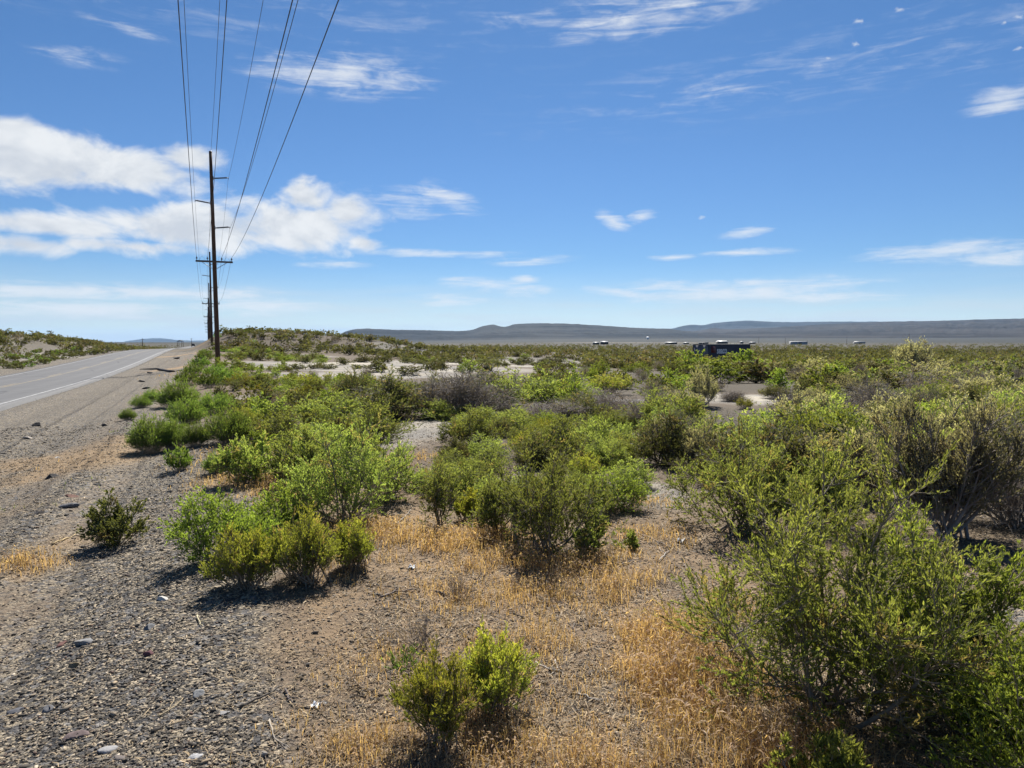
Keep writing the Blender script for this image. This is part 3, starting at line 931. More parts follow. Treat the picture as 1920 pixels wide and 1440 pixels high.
# --- middle distance, placed one by one
MID = [
    ('K', 856, 868, 58, 56, 'dark olive shrub alone in front of the bare pale patch'),
    ('G', 882, 835, 105, 82, 'yellow-green shrub just behind the dark olive one'),
    ('G', 962, 802, 78, 46, 'low bright shrub beneath the dark brush, centre'),
    ('G', 1045, 865, 130, 100, 'light green shrub on the near side of the dark brush'),
    ('G', 1110, 850, 110, 80, 'green shrub between the light green one and the dark twiggy one'),
    ('K', 738, 786, 162, 94, 'dark shrub with bare trunks at the near end of the brush bank'),
    ('D', 862, 782, 202, 98, 'bare grey-brown brush in the middle of the brush bank'),
    ('G', 822, 786, 91, 44, 'low bright green shrub at the foot of the bare brush'),
    ('K', 920, 765, 162, 80, 'dark green shrub right behind the bare brush'),
    ('G', 985, 775, 148, 88, 'green shrub crowning the middle of the brush bank'),
    ('B', 1060, 770, 141, 84, 'fresh green shrub on the right half of the brush bank'),
    ('D', 1125, 786, 162, 58, 'low brown dead brush at the right end of the brush bank'),
    ('D', 1030, 795, 148, 50, 'low grey dead twigs at the foot of the brush bank'),
    ('B', 800, 762, 110, 62, 'green shrub rising behind the dark shrub with bare trunks in the brush bank'),
    ('K', 1020, 748, 120, 60, 'dark green shrub along the back of the brush bank, behind the fresh green one'),
    ('G', 905, 795, 90, 40, 'low yellow-green shrub at the front edge of the bare brush'),
    ('K', 1085, 792, 110, 62, 'dark green shrub between the low grey twigs and the low brown brush'),
    ('Y', 1142, 738, 91, 42, 'yellow-green shrub sticking up at the right end of the brush bank'),
    ('K', 1245, 872, 130, 112, 'dark twiggy green shrub at the right of centre'),
    ('G', 1310, 862, 120, 85, 'olive shrub right beside the dark twiggy one'),
    ('S', 1318, 762, 62, 74, 'tall pale sagebrush at the edge of the sandy opening'),
    ('G', 1245, 778, 70, 38, 'small green shrub before the sandy opening'),
    ('B', 1345, 718, 100, 50, 'green shrub behind the sandy opening'),
    ('K', 1420, 719, 110, 50, 'dark green shrub shading the back of the sandy opening'),
    ('D', 1490, 786, 90, 60, 'grey twiggy shrub to the right of the sandy opening'),
    ('B', 1540, 870, 190, 120, 'bright green shrub mass in front of the pale sagebrush'),
    ('B', 1440, 850, 130, 80, 'green shrub left of the bright green mass'),
    ('S', 1704, 700, 66, 68, 'tall lone sagebrush breaking the horizon right of the shipping container'),
    ('S', 1726, 722, 96, 50, 'silver sagebrush just below the tall one on the horizon'),
    ('S', 1832, 760, 110, 66, 'silver sagebrush near the right edge'),
    ('D', 1640, 790, 150, 80, 'bare grey brush in front of the silver sagebrush'),
    ('S', 1600, 752, 90, 60, 'brownish sagebrush among green shrubs'),
    ('B', 1885, 850, 175, 110, 'bright green shrub at the right edge above the bare brush'),
    ('S', 1530, 770, 70, 50, 'pale sagebrush tuft above the bright green mass'),
    ('K', 1690, 870, 150, 110, 'dark shrub beside the tall grey sagebrush'),
    ('G', 620, 800, 120, 70, 'yellow-green shrub on the near slope, beyond the upright one'),
    ('G', 690, 830, 130, 90, 'bright yellow-green shrub beside the bare pale patch'),
    ('G', 520, 830, 110, 70, 'yellow-green shrub behind the shoulder row'),
    ('Y', 455, 800, 60, 40, 'yellow-tipped shrub between the shoulder row and the scrub'),
    ('G', 600, 865, 140, 90, 'pale yellow-green shrub crowding the upright airy one'),
    ('K', 660, 745, 80, 54, 'dark shrub in the scrub before the pale pan'),
    ('D', 690, 716, 44, 32, 'brown shrub at the near rim of the pale pan'),
    ('D', 1890, 740, 90, 60, 'grey twiggy shrub at the right edge, halfway to the horizon'),
    ('B', 1296, 692, 58, 40, 'green shrub hiding the foot of the container at its door end'),
    ('G', 1340, 697, 80, 30, 'yellow-green shrub hiding the foot of the container below its lettering'),
    ('K', 1372, 691, 56, 30, 'dark shrub in front of the middle of the container'),
    ('B', 1402, 694, 66, 42, 'green shrub hiding the foot of the container at its far corner'),
    ('D', 1372, 752, 60, 22, 'low dead twigs on the near rim of the sandy opening'),
    ('K', 1452, 748, 60, 30, 'dark low shrub at the right rim of the sandy opening'),
    ('D', 1345, 733, 54, 22, 'grey twigs at the back of the sandy opening, in shade'),
    ('Y', 1395, 766, 44, 22, 'small yellow-green shrub on the near rim of the sandy opening'),
    ('G', 1180, 915, 90, 60, 'thin olive shrub at the pale dirt by the dark twiggy one'),
]
for k, px, py, w, h, lab in MID:
    pxshrub(k, px, py, w, h, lab, None, 2 if h > 60 else None)


# --- scrub fields: individuals scattered on the ground, one label per field
def in_poly(px, py, poly):
    c = False
    n = len(poly)
    for i in range(n):
        (x1, y1), (x2, y2) = poly[i], poly[(i + 1) % n]
        if (y1 > py) != (y2 > py) and px < (x2 - x1) * (py - y1) / (y2 - y1) + x1:
            c = not c
    return c


def proj(x, y, z):
    cp, sp = math.cos(PITCH), math.sin(PITCH)
    zz = z - EYE
    d = y * cp - zz * sp
    return 960 + F * x / d, 720 - F * (y * sp + zz * cp) / d


def field(n, poly, kinds, hr, label, group, lod=1, gap=.75, amax=.75, seed=1, open_ok=False, wh=(1.0, 1.5)):
    rng = np.random.default_rng(seed)
    P = [at(px, py) for px, py in poly]
    g = [(p[0], p[1]) for p in P]
    # extend coordinates in log-depth so that near ground is not starved
    xs = [p[0] for p in g]
    ys = [p[1] for p in g]
    made = tries = 0
    y0, y1 = max(min(ys), 2), max(ys)
    ks = list(kinds)
    pw = np.array([kinds[k] for k in ks], float)
    pw /= pw.sum()
    while made < n and tries < n * 60:
        tries += 1
        y = 1 / rng.uniform(1 / y1, 1 / y0) if rng.uniform() < .55 else rng.uniform(y0, y1)
        x = rng.uniform(min(xs), max(xs))
        if not in_poly(x, y, g):
            continue
        h = rng.uniform(*hr)
        w = h * rng.uniform(*wh)
        t = x * NAX[0] + y * NAX[1]
        s = x * UAX[0] + y * UAX[1]
        if -13.6 < t < -4.5 + .02 * s * 0:
            continue
        if not open_ok:
            pl = float(gauss(np.array([x]), np.array([y]), PLAYA)[0])
            if pl > .38 and rng.uniform() < .96:
                continue
            if float(gauss(np.array([x]), np.array([y]), GREY)[0]) > .5 and rng.uniform() < .8:
                continue
        if any((x - a) ** 2 + (y - b) ** 2 < ((r + w * .5) * gap) ** 2 for a, b, r in PLACED):
            continue
        if 66 < y < 100 and abs(960 + F * x / y - 1357) < 66:
            continue
        k = ks[rng.choice(len(ks), p=pw)]
        z = float(height(x, y))
        bx, by = proj(x, y, z)
        tx, ty = proj(x, y, z + h)
        hw = w * .5 * F / y
        # the two bare openings stay open to the road side
        if by > 752 and ty < 762 and bx + hw > 1335 and bx - hw < 1460:
            continue
        if by > 800 and ty < 826 and bx + hw > 745 and bx - hw < 832:
            continue
        shrub(k, (x, y, z - .03), w, h, label[k] if isinstance(label, dict) else label, group, lod, int(rng.integers(0, 4 if lod else 6)), rng.uniform(0, 6.28))
        made += 1
    return made


CNT = {}
CNT['near_slope'] = field(165, [(428, 700), (520, 676), (700, 722), (735, 790), (770, 880), (560, 890), (440, 840), (412, 745)], {'G': 4.2, 'B': 2, 'Y': 2, 'K': 1.8, 'D': .6}, (.28, .62),
      'low yellow-green shrub packed among others on the slope between the shoulder and the pale pan', 'shrubs on the slope before the pale pan', 1, .72, seed=2, wh=(1.1, 1.8))
CNT['pole'] = field(60, [(410, 690), (440, 655), (520, 652), (600, 672), (620, 690), (470, 704)], {'G': 2, 'B': 2, 'K': 2.5}, (.5, .95),
      'green shrub in the scrub beyond the nearest pole, before the dune', 'shrubs just beyond the nearest pole', 1, .6, seed=3, wh=(1.2, 2.0))
CNT['bank'] = field(40, [(960, 720), (1180, 690), (1330, 690), (1300, 745), (1150, 745), (960, 750)], {'G': 2, 'K': 3, 'B': 2, 'D': 1}, (.5, 1.0),
      'shrub in the loose bank of brush between the pale pan and the dark brush', 'shrubs behind the brush bank', 1, .6, seed=4, wh=(1.2, 1.9))
CNT['centre'] = field(52, [(790, 870), (860, 800), (1180, 790), (1210, 930), (1150, 985), (900, 960), (790, 920)], {'G': 6, 'B': 1, 'Y': 1, 'K': .6}, (.24, .50),
      'light green shrub in the airy group just behind the large central one', 'light green shrubs at mid-centre', 2, .5, seed=14, wh=(1.1, 1.6))
CNT['right_near'] = field(60, [(1180, 790), (1330, 780), (1500, 760), (1930, 760), (1930, 900), (1560, 930), (1290, 920)], {'G': 2, 'B': 2, 'S': 2.2, 'D': 2, 'K': 1.5}, (.55, .95),
      'shrub in the mixed grey and green thicket across the right of the view', 'shrubs of the near right thicket', 2, .55, seed=5, wh=(1.1, 1.7))
CNT['right_mid'] = field(330, [(1330, 705), (1480, 668), (1930, 672), (1930, 765), (1500, 765), (1440, 725)], {'G': 1.4, 'B': 2.2, 'S': 2.2, 'D': 1.6, 'K': 1.2}, (.55, 1.15),
      'shrub in the grey and green scrub stretching back to the right of the sandy opening', 'shrubs of the right scrub', 1, .55, seed=6, wh=(1.2, 2.0))
CNT['right_far'] = field(170, [(1150, 668), (1300, 662), (1480, 658), (1930, 658), (1930, 674), (1480, 670), (1330, 705), (1200, 690)], {'G': 1, 'B': 1.3, 'S': 2, 'D': 1, 'K': 1.0}, (.8, 1.3),
      'far shrub in the scrub around and right of the shipping container', 'shrubs around the shipping container', 0, .55, seed=7, wh=(1.3, 2.2))
CNT['pan'] = field(60, [(480, 690), (620, 690), (760, 700), (1000, 700), (1260, 690), (1250, 664), (900, 664), (640, 672), (500, 664)], {'G': 1, 'K': 2, 'F': 3}, (.5, 1.1),
      'scattered rounded shrub standing out on the pale open pan', 'shrubs dotted on the pale pan', 1, .85, seed=8, open_ok=True, wh=(1.4, 2.6))
CNT['pan_mid'] = field(70, [(540, 692), (760, 704), (1000, 698), (1250, 690), (1250, 667), (900, 667), (600, 676)], {'F': 3, 'K': 1, 'G': .6}, (.45, .9),
      'low broad shrub in the loose rows crossing the pale pan', 'low shrubs crossing the pale pan', 1, .75, seed=18, open_ok=True, wh=(1.8, 3.0))
CNT['pan_far'] = field(70, [(640, 666), (1260, 664), (1280, 654), (900, 654), (650, 656)], {'F': 3, 'K': 1.5}, (.8, 1.4),
      'dark rounded shrub in the band of scrub beyond the pale pan', 'shrubs beyond the pale pan', 0, .6, seed=9, open_ok=True, wh=(1.4, 2.6))


DF = []


def dune_field(n, lst, hr, kinds, label, group, seed, fr):
    rng = np.random.default_rng(seed)
    ks = list(kinds)
    pw = np.array([kinds[k] for k in ks], float)
    pw /= pw.sum()
    made = 0
    for _ in range(n * 40):
        if made >= n:
            break
        x, y = fr(rng)
        s, t = x * UAX[0] + y * UAX[1], x * NAX[0] + y * NAX[1]
        if -13.8 < t < 1.0:
            continue
        h = rng.uniform(*hr)
        w = h * rng.uniform(1.3, 2.2)
        if any((x - a) ** 2 + (y - b) ** 2 < ((r + w * .5) * .66) ** 2 for a, b, r in PLACED):
            continue
        k = ks[rng.choice(len(ks), p=pw)]
        shrub(k, (x, y, float(height(x, y)) - .04), w, h, label, group, 0 if y > 45 else 1, int(rng.integers(0, 6 if y > 45 else 4)), rng.uniform(0, 6.28))
        made += 1
    DF.append(made)


dune_field(165, None, (.8, 1.45), {'F': 4, 'S': 1, 'K': 1, 'D': .7}, 'dark rounded shrub on the low dune right of the poles', 'shrubs on the dune right of the poles', 21,
           lambda g: (g.uniform(-62, -8), g.uniform(98, 142)))
dune_field(190, None, (.9, 1.5), {'F': 3, 'K': 1.2, 'D': 1.2}, 'dark shrub on the low dunes across the road', 'shrubs on the dunes across the road', 22,
           lambda g: tuple(st(g.uniform(80, 215), g.uniform(-52, -19.5))))
dune_field(90, None, (.5, .85), {'B': 4, 'R': 1}, 'bright green shrub in the belt along the far side of the road', 'green shrubs along the far verge', 23,
           lambda g: tuple(st(g.uniform(62, 125), g.uniform(-20.5, -14.8))))
dune_field(40, None, (.5, 1.0), {'B': 1, 'G': 3}, 'green shrub where the far verge meets the crest of the road', 'green shrubs along the far verge by the crest', 24,
           lambda g: tuple(st(g.uniform(135, 230), g.uniform(-24, -15.5))))
dune_field(50, None, (.5, .95), {'R': 3, 'G': 2}, 'green shrub along the foot of the far poles', 'shrubs along the far poles', 25,
           lambda g: tuple(st(g.uniform(62, 200), g.uniform(1.0, 7))))


# --- far scrub plain, one mass
def far_scrub():
    rng = np.random.default_rng(5)
    n = 11000
    az = rng.uniform(R(-43), R(43), n)
    r = np.where(rng.uniform(0, 1, n) < .75, 1 / rng.uniform(1 / 1600, 1 / 70, n), rng.uniform(70, 400, n))
    x, y = np.sin(az) * r, np.cos(az) * r
    s, t = x * UAX[0] + y * UAX[1], x * NAX[0] + y * NAX[1]
    ok = ~((t > -14.2) & (t < 2.0)) & (((x > .1 * y) & (y > 62)) | (y > 128))
    ok &= (gauss(x, y, PLAYA) < .5)
    ok &= ~((y < 96) & (np.abs(960 + F * x / np.maximum(y, 1) - 1357) < 64))
    pl = np.zeros(n)
    ok &= ~((np.hypot(x - CONT[0], y - CONT[1]) < 9))
    x, y = x[ok], y[ok]
    # the brush that fills the dunes between the bigger shrubs
    ex, ey = rng.uniform(-62, -2, 420), rng.uniform(98, 150, 420)
    l = np.array([st(a, b) for a, b in zip(rng.uniform(80, 230, 380), rng.uniform(-50, -19, 380))])
    ex, ey = np.concatenate([ex, l[:, 0]]), np.concatenate([ey, l[:, 1]])
    et = ex * NAX[0] + ey * NAX[1]
    k = ~((et > -16) & (et < 1.8))
    x, y = np.concatenate([x, ex[k]]), np.concatenate([y, ey[k]])
    n = len(x)
    nl = 46
    h = rng.uniform(.7, 1.35, n)
    w = h * rng.uniform(1.1, 2.0, n)
    z = height(x, y)
    u = unit(rng.normal(0, 1, (n, nl, 3)))
    u[..., 2] = np.abs(u[..., 2])
    rr = rng.uniform(.45, 1, (n, nl, 1)) ** .5
    P = u * rr * np.stack([w * .5, w * .5, h * .92], -1)[:, None] + np.stack([x, y, z], -1)[:, None]
    ax = unit(u + rng.normal(0, .6, u.shape))
    nx = unit(np.cross(ax, rng.normal(0, 1, u.shape)))
    l = (h[:, None] * rng.uniform(.16, .34, (n, nl)))[..., None]
    v = np.stack([P - ax * l * .5, P + nx * l * .4, P + ax * l * .5, P - nx * l * .4], 2).reshape(-1, 3)
    q = np.arange(n * nl * 4).reshape(-1, 4)
    c = rng.uniform(0, 1, n)
    tint = np.stack([np.broadcast_to(c[:, None], (n, nl)) * .6 + rng.uniform(0, .4, (n, nl)), rng.uniform(0, .9, (n, nl)) * rng.uniform(0, 1, (n, 1)),
                     np.broadcast_to((rng.uniform(0, 1, n) < .14)[:, None] * .8, (n, nl))], -1).reshape(-1, 3).repeat(4, 0)
    me = mesh_np('far_scrub_vegetation', v, [q], M['leaf_far'], {'tint': tint})
    tag(link('far_scrub_vegetation', me), 'grey-green scrub covering the far plain below the hills', 'scrub', kind='stuff')


# ------------------------------------------------------------------ shipping container
CONT = at_depth(1330, 664, 94.0)
CONT[2] = float(height(CONT[0], CONT[1]))


def container():
    navy = simple('navy_painted_steel', (.020, .024, .050), .55, .3, 1.5, spec=.4)
    grey = simple('grey_painted_steel', (.17, .17, .19), .6, .3, 2)
    roofm = simple('pale_dusty_roof', (.45, .45, .44), .6, .2, 1)
    grey2 = simple('faded_lettering', (.30, .30, .32), .6, .1, 3)
    red = simple('dark_red_decal', (.10, .02, .02), .6, .2, 3)
    whitem = simple('white_lettering', (.72, .72, .72), .6, .1, 3)
    rustm = simple('dark_steel', (.05, .05, .055), .7, .4, 6)
    top = at_depth(1330, 645.5, 94.0)
    base = top.copy()
    base[2] = top[2] - 2.59
    # near vertical edge stands at px 1330; the long side runs right and back, the doors left and back
    az = math.atan((1330 - 960) / F)
    th = R(62)
    vx, vy = math.cos(az), -math.sin(az)              # across the sight line, to the right
    dx, dy = math.sin(az), math.cos(az)               # along the sight line
    L, Wd, H = 12.19, 2.44, 2.59
    root = empty('shipping_container', base)
    root.rotation_euler = (0, 0, math.atan2(vy * math.cos(th) + dy * math.sin(th), vx * math.cos(th) + dx * math.sin(th)))
    tag(root, 'navy blue shipping container with white lettering, half hidden in green shrubs', 'container')
    # local: x along the long side, y to the left (door end width), near corner at origin
    f = MB()
    for x in (0, L - .16):
        for y in (0, Wd - .16):
            f.box((x, y, 0), (x + .16, y + .16, H))
    for y in (0, Wd - .12):
        f.box((.16, y, H - .12), (L - .16, y + .12, H - .002))
        f.box((.16, y, 0), (L - .16, y + .12, .15))
    f.box((0, .16, H - .12), (.12, Wd - .16, H - .002))
    f.box((0, .16, 0), (.12, Wd - .16, .14))
    f.build('frame', rustm, root)

    def corr(y, d, sgn):
        xs, ys = [], []
        x = .16
        while x < L - .2:
            xs += [x, x + .10, x + .14, x + .24]
            ys += [y, y, y + sgn * d, y + sgn * d]
            x += .28
        return np.array(xs), np.array(ys)

    for y, sgn in ((.02, 1), (Wd - .02, -1)):
        xs, ys = corr(y, .036, sgn)
        n = len(xs)
        v = np.concatenate([np.stack([xs, ys, np.full(n, .15)], -1), np.stack([xs, ys, np.full(n, H - .12)], -1)])
        k = np.arange(n - 1)
        b = MB()
        b.add(v, [(i, i + 1, n + i + 1, n + i) for i in k])
        b.build('side_panel', navy, root)
    b = MB()
    b.box((-.01, .0, H), (L, Wd, H + .02))
    b.build('roof', roofm, root)
    b = MB()
    b.box((L - .1, .16, .14), (L - .05, Wd - .16, H - .12))
    b.build('end_panel', navy, root)
    for y0, y1 in ((.17, Wd / 2 - .01), (Wd / 2 + .01, Wd - .17)):
        b = MB()
        b.box((.03, y0, .15), (.08, y1, H - .13))
        d = b.build('door', grey, root)
        bb = MB()
        for yy in (y0 + .3, y1 - .3):
            bb.tube([(.0, yy, .2), (.0, yy, H - .2)], .022, 8)
        bb.build('lock_bar', rustm, d)
        pp = MB()
        for q in range(4):
            pp.box((.024, y0 + .12, 1.5 + .16 * q), (.03, y0 + .12 + (.45 if q % 2 else .6), 1.58 + .16 * q))
        pp.build('marking', grey2, d)
    b = MB()
    b.box((.55, .004, 1.45), (1.9, .019, H - .3))
    b.build('red_square', red, root)
    cu = bpy.data.curves.new('lettering', 'FONT')
    cu.body = 'seaco'
    cu.size = 1.25
    cu.extrude = .004
    cu.offset = .03
    tmp = bpy.data.objects.new('lettering', cu)
    COL.objects.link(tmp)
    bpy.context.view_layer.update()
    me = bpy.data.meshes.new_from_object(tmp.evaluated_get(bpy.context.evaluated_depsgraph_get()))
    bpy.data.objects.remove(tmp)
    me.materials.clear()
    me.materials.append(whitem)
    o = link('lettering', me, root)
    o.rotation_euler = (R(90), 0, 0)
    o.location = (2.15, .008, 1.35)
    return root


container()
far_scrub()


# ------------------------------------------------------------------ power line
def bark_pole():
    m, nt = nodes('creosoted_pole_wood')
    g = NT(nt)
    tc = g.n('ShaderNodeTexCoord').outputs['Object']
    mp = g.n('ShaderNodeMapping', {'Vector': tc, 'Scale': (9, 9, .35)})
    n = g.noise(mp.outputs[0], 3, 6, .65)
    c = g.mix(g.smooth(n, .35, .7), (.045, .027, .018), (.15, .085, .052))
    b = g.n('ShaderNodeBump', {'Strength': .5, 'Distance': .02, 'Height': n})
    g.out(g.n('ShaderNodeBsdfPrincipled', {'Base Color': c, 'Roughness': .8, 'Specular IOR Level': .25, 'Normal': b.outputs[0]}))
    return m


M['pole'] = bark_pole()
M['arm_wood'] = simple('weathered_crossarm', (.10, .085, .075), .8, .4, 5)
M['insulator'] = simple('grey_polymer', (.10, .11, .13), .5, .15, 8)
M['steel'] = simple('galvanised_steel', (.26, .27, .28), .5, .2, 20, metal=.6)
M['wire'] = simple('dull_aluminium', (.085, .085, .095), .6, .1, 3, metal=.3)

P1 = at(409, 688)
S1 = float(P1[:2] @ UAX)
T1 = float(P1[:2] @ NAX)
Y1 = P1[1]
SPAN = 65.0


def hz(py):
    """world height of a photo row on the nearest pole"""
    return float(at_depth(402, py, Y1)[2])


ZT = hz(285)
ZA1, ZA2, ZA3, ZX = hz(333), hz(380), hz(426), hz(491)
BASE1 = float(P1[2])
poleL = -.17                       # lean to the left at the top


def pole(i, proto_=None):
    s = S1 + SPAN * i
    xy = st(s, T1)
    gz = float(height(xy[0], xy[1]))
    root = empty('power_pole', (xy[0], xy[1], 0))
    root.rotation_euler = (0, 0, R(23.2))          # local x across the line, y along it
    lab = ['brown wooden power pole nearest the camera, with crossarm and three stand-off insulators',
           'second wooden power pole down the line, its top below the first crossarm',
           'third wooden power pole down the line, just left of the second',
           'fourth power pole, small beside the third'][i] if i < 4 else 'tiny far power pole in the line vanishing beside the road'
    tag(root, lab, 'power pole', 'power poles in a line beside the road')
    H = ZT
    b = MB()
    zz = np.linspace(gz - .6, H, 14)
    k = (zz - gz) / (H - gz)
    ln = poleL if i == 0 else 0.0
    b.tube(np.stack([ln * k, 0 * k, zz], -1), .185 - .075 * k, 16)
    sh = b.build('shaft', M['pole'], root, smooth=False)
    cap = MB()
    cap.tube([(ln, 0, H - .002), (ln, 0, H + .05)], [.125, .09], 12)
    cap.build('pole_cap', M['steel'], root)
    lx = lambda z: ln * (z - gz) / (H - gz)
    # crossarm
    b = MB()
    x0 = lx(ZX)
    b.box((x0 - 1.3, -.25, ZX - .07), (x0 + 1.3, -.13, ZX + .06))
    arm = b.build('crossarm', M['arm_wood'], root)
    for sgn in (-1, 1):
        br = MB()
        br.tube([(x0 + sgn * .85, -.21, ZX - .08), (x0 + sgn * .12, -.19, ZX - .55)], .022, 6)
        br.build('brace', M['steel'], arm)
    for q in (-1.22, -.48, .52, 1.22):
        ins = MB()
        zt = ZX + .06
        ins.tube([(x0 + q, -.19, zt - .02), (x0 + q, -.19, zt + .10), (x0 + q, -.19, zt + .11), (x0 + q, -.19, zt + .18), (x0 + q, -.19, zt + .21), (x0 + q, -.19, zt + .27)],
                 [.02, .02, .06, .06, .035, .03], 8)
        ins.build('pin_insulator', M['insulator'], arm)
    if i < 2:
        for q in (-.85, .9):
            w = MB()
            w.tube([(x0 + q - .22, -.19, ZX + .06), (x0 + q, -.19, ZX + .42), (x0 + q + .22, -.19, ZX + .06)], .012, 5)
            w.build('jumper_bracket', M['steel'], arm)
    # three horizontal stand-off insulators
    for zz_, sgn in ((ZA1, 1), (ZA2, -1), (ZA3, 1)):
        xx = lx(zz_)
        ins = MB()
        a = np.array([xx + sgn * .12, 0, zz_ - .06])
        e = np.array([xx + sgn * 1.18, 0, zz_ + .08])
        pts, rad = [a], [.06]
        m_ = 22 if i < 2 else 4
        for q in range(m_):
            f = .12 + .76 * q / m_
            pts += [a + (e - a) * f, a + (e - a) * (f + .76 / m_ * .5)]
            rad += [.035, .075] if i < 2 else [.045, .05]
        pts += [a + (e - a) * .92, e]
        rad += [.035, .03]
        ins.tube(pts, rad, 8)
        io = ins.build('standoff_insulator', M['insulator'], root)
        if i < 3:
            c = MB()
            c.box((xx + (sgn * .1 if sgn > 0 else -.16), -.08, zz_ - .17), (xx + (sgn * .16 if sgn > 0 else -.1), .08, zz_ + .09))
            c.build('mounting_plate', M['steel'], io)
            c = MB()
            c.tube([e + (0, 0, .02), e + (0, 0, -.12)], .03, 6)
            c.build('wire_clamp', M['steel'], io)
    return root


NP = 8
for i in range(NP):
    pole(i)

WIRES = [('uppermost wire, strung along the pole tops', T1 + poleL + .04, ZT + .06, 1.0),
         ('wire carried by the highest stand-off insulator on the right of the poles', T1 + poleL * .9 + 1.18, ZA1 - .04, 1.1),
         ('wire carried by the only stand-off insulator on the left of the poles', T1 + poleL * .8 - 1.18, ZA2 - .04, 1.1),
         ('wire carried by the lowest stand-off insulator on the right of the poles', T1 + poleL * .7 + 1.18, ZA3 - .04, 1.1),
         ('wire at the far left end of the crossarms', T1 + poleL * .55 - 1.22, ZX + .33, .9),
         ('wire on the inner left pin of the crossarms', T1 + poleL * .55 - .48, ZX + .33, .9),
         ('wire on the inner right pin of the crossarms', T1 + poleL * .55 + .52, ZX + .33, .9),
         ('wire at the far right end of the crossarms', T1 + poleL * .55 + 1.22, ZX + .33, .9)]
for wi, (lab, t, z, sag) in enumerate(WIRES):
    pts = []
    for k in range(-1, NP - 1):
        m_ = 28 if k < 1 else 10
        for q in range(m_):
            f = q / m_
            s = S1 + SPAN * (k + f)
            xy = st(s, t + (.36 * (1 - f) if k == -1 else 0.0))
            pts.append((xy[0], xy[1], z - sag * 4 * f * (1 - f)))
    xy = st(S1 + SPAN * (NP - 1), t)
    pts.append((xy[0], xy[1], z))
    b = MB()
    b.tube(pts, 0.0098 if wi in (0, 4, 7, 6) else .0082, 6)
    tag(b.build('power_line', M['wire']), lab, 'wire', 'wires along the power poles')


# ------------------------------------------------------------------ loose stones, twigs, scraps
_ico = None


def ico(sub):
    import bmesh
    bm = bmesh.new()
    bmesh.ops.create_icosphere(bm, subdivisions=sub, radius=1.0)
    bm.verts.ensure_lookup_table()
    v = np.array([x.co[:] for x in bm.verts])
    f = np.array([[q.index for q in p.verts] for p in bm.faces])
    bm.free()
    return v, f


ICO1, ICO3 = ico(1), ico(3)


def stone_shape(v, rng, rough=.25):
    # chop with random planes to get an angular pebble
    w = v.copy()
    for _ in range(9):
        n = unit(rng.normal(0, 1, 3))
        d = rng.uniform(.38, .8)
        k = w @ n - d
        w = w - np.outer(np.clip(k, 0, None), n)
    return w + rng.normal(0, rough * .06, w.shape)


def rock_mat(name, c):
    return simple(name, c, .85, .35, 14, bump=.5)


ROCKS = [
    (305, 1125, 24, 12, (.62, .60, .55), 'white stone on dark gravel, below the broom-like shrubs'),
    (278, 1178, 26, 12, (.17, .175, .18), 'dark grey flat-topped stone just under the white stone'),
    (155, 1206, 34, 16, (.26, .255, .25), 'long pale grey slab lying on dark gravel'),
    (115, 1209, 26, 6, (.16, .075, .06), 'thin reddish stone beside the long grey slab'),
    (140, 1248, 26, 14, (.22, .17, .10), 'dark stone with a tan face below the long grey slab'),
    (282, 1226, 22, 9, (.16, .07, .075), 'small maroon stone alone on the gravel'),
    (376, 1302, 30, 16, (.30, .30, .29), 'flat pale grey stone near the curled dry leaf'),
    (365, 1418, 26, 14, (.55, .54, .52), 'white stone at the bottom edge'),
    (200, 1408, 32, 12, (.36, .35, .34), 'long light grey stone at the bottom edge'),
    (495, 1415, 26, 16, (.36, .32, .27), 'round buff stone at the bottom edge where straw begins'),
    (222, 1424, 26, 12, (.20, .17, .15), 'brownish stone next to the long light grey one'),
    (142, 1382, 40, 16, (.19, .14, .13), 'broad purplish flat stone half sunk in gravel'),
    (70, 799, 16, 12, (.045, .042, .04), 'dark block of rock on the roadside slope'),
    (98, 896, 22, 14, (.05, .045, .042), 'black pointed rock on the ridge of dark gravel'),
    (135, 931, 24, 6, (.17, .085, .06), 'flat rust-brown stone on pale gravel'),
    (131, 950, 34, 11, (.17, .165, .165), 'large flat grey rock before the green tufts'),
    (182, 909, 16, 7, (.06, .055, .05), 'small dark rock on the pale track'),
    (108, 858, 12, 4, (.60, .58, .54), 'tiny white stone on the pale track'),
    (52, 822, 18, 7, (.38, .33, .27), 'buff stone with a dark side on the roadside slope'),
    (195, 799, 12, 7, (.06, .055, .055), 'small dark rock among dead twigs on the shoulder'),
    (245, 815, 16, 8, (.07, .065, .06), 'dark clod left of the round green shrubs'),
    (71, 963, 16, 7, (.07, .06, .055), 'brown-black stone behind the pale track'),
    (278, 1034, 12, 5, (.10, .10, .10), 'dark chip of stone in front of the lone shrub'),
    (610, 1318, 16, 6, (.28, .285, .29), 'blue-grey chip at the edge of the straw'),
    (320, 912, 12, 7, (.05, .05, .05), 'dark stone right of the pale track'),
    (88, 1330, 24, 10, (.16, .16, .165), 'grey stone sunk in the dark gravel near the bottom'),
    (30, 1335, 26, 12, (.13, .13, .14), 'dark grey stone at the left edge'),
    (420, 1338, 20, 8, (.27, .26, .25), 'pale chip of stone beside the curled dry leaf'),
]
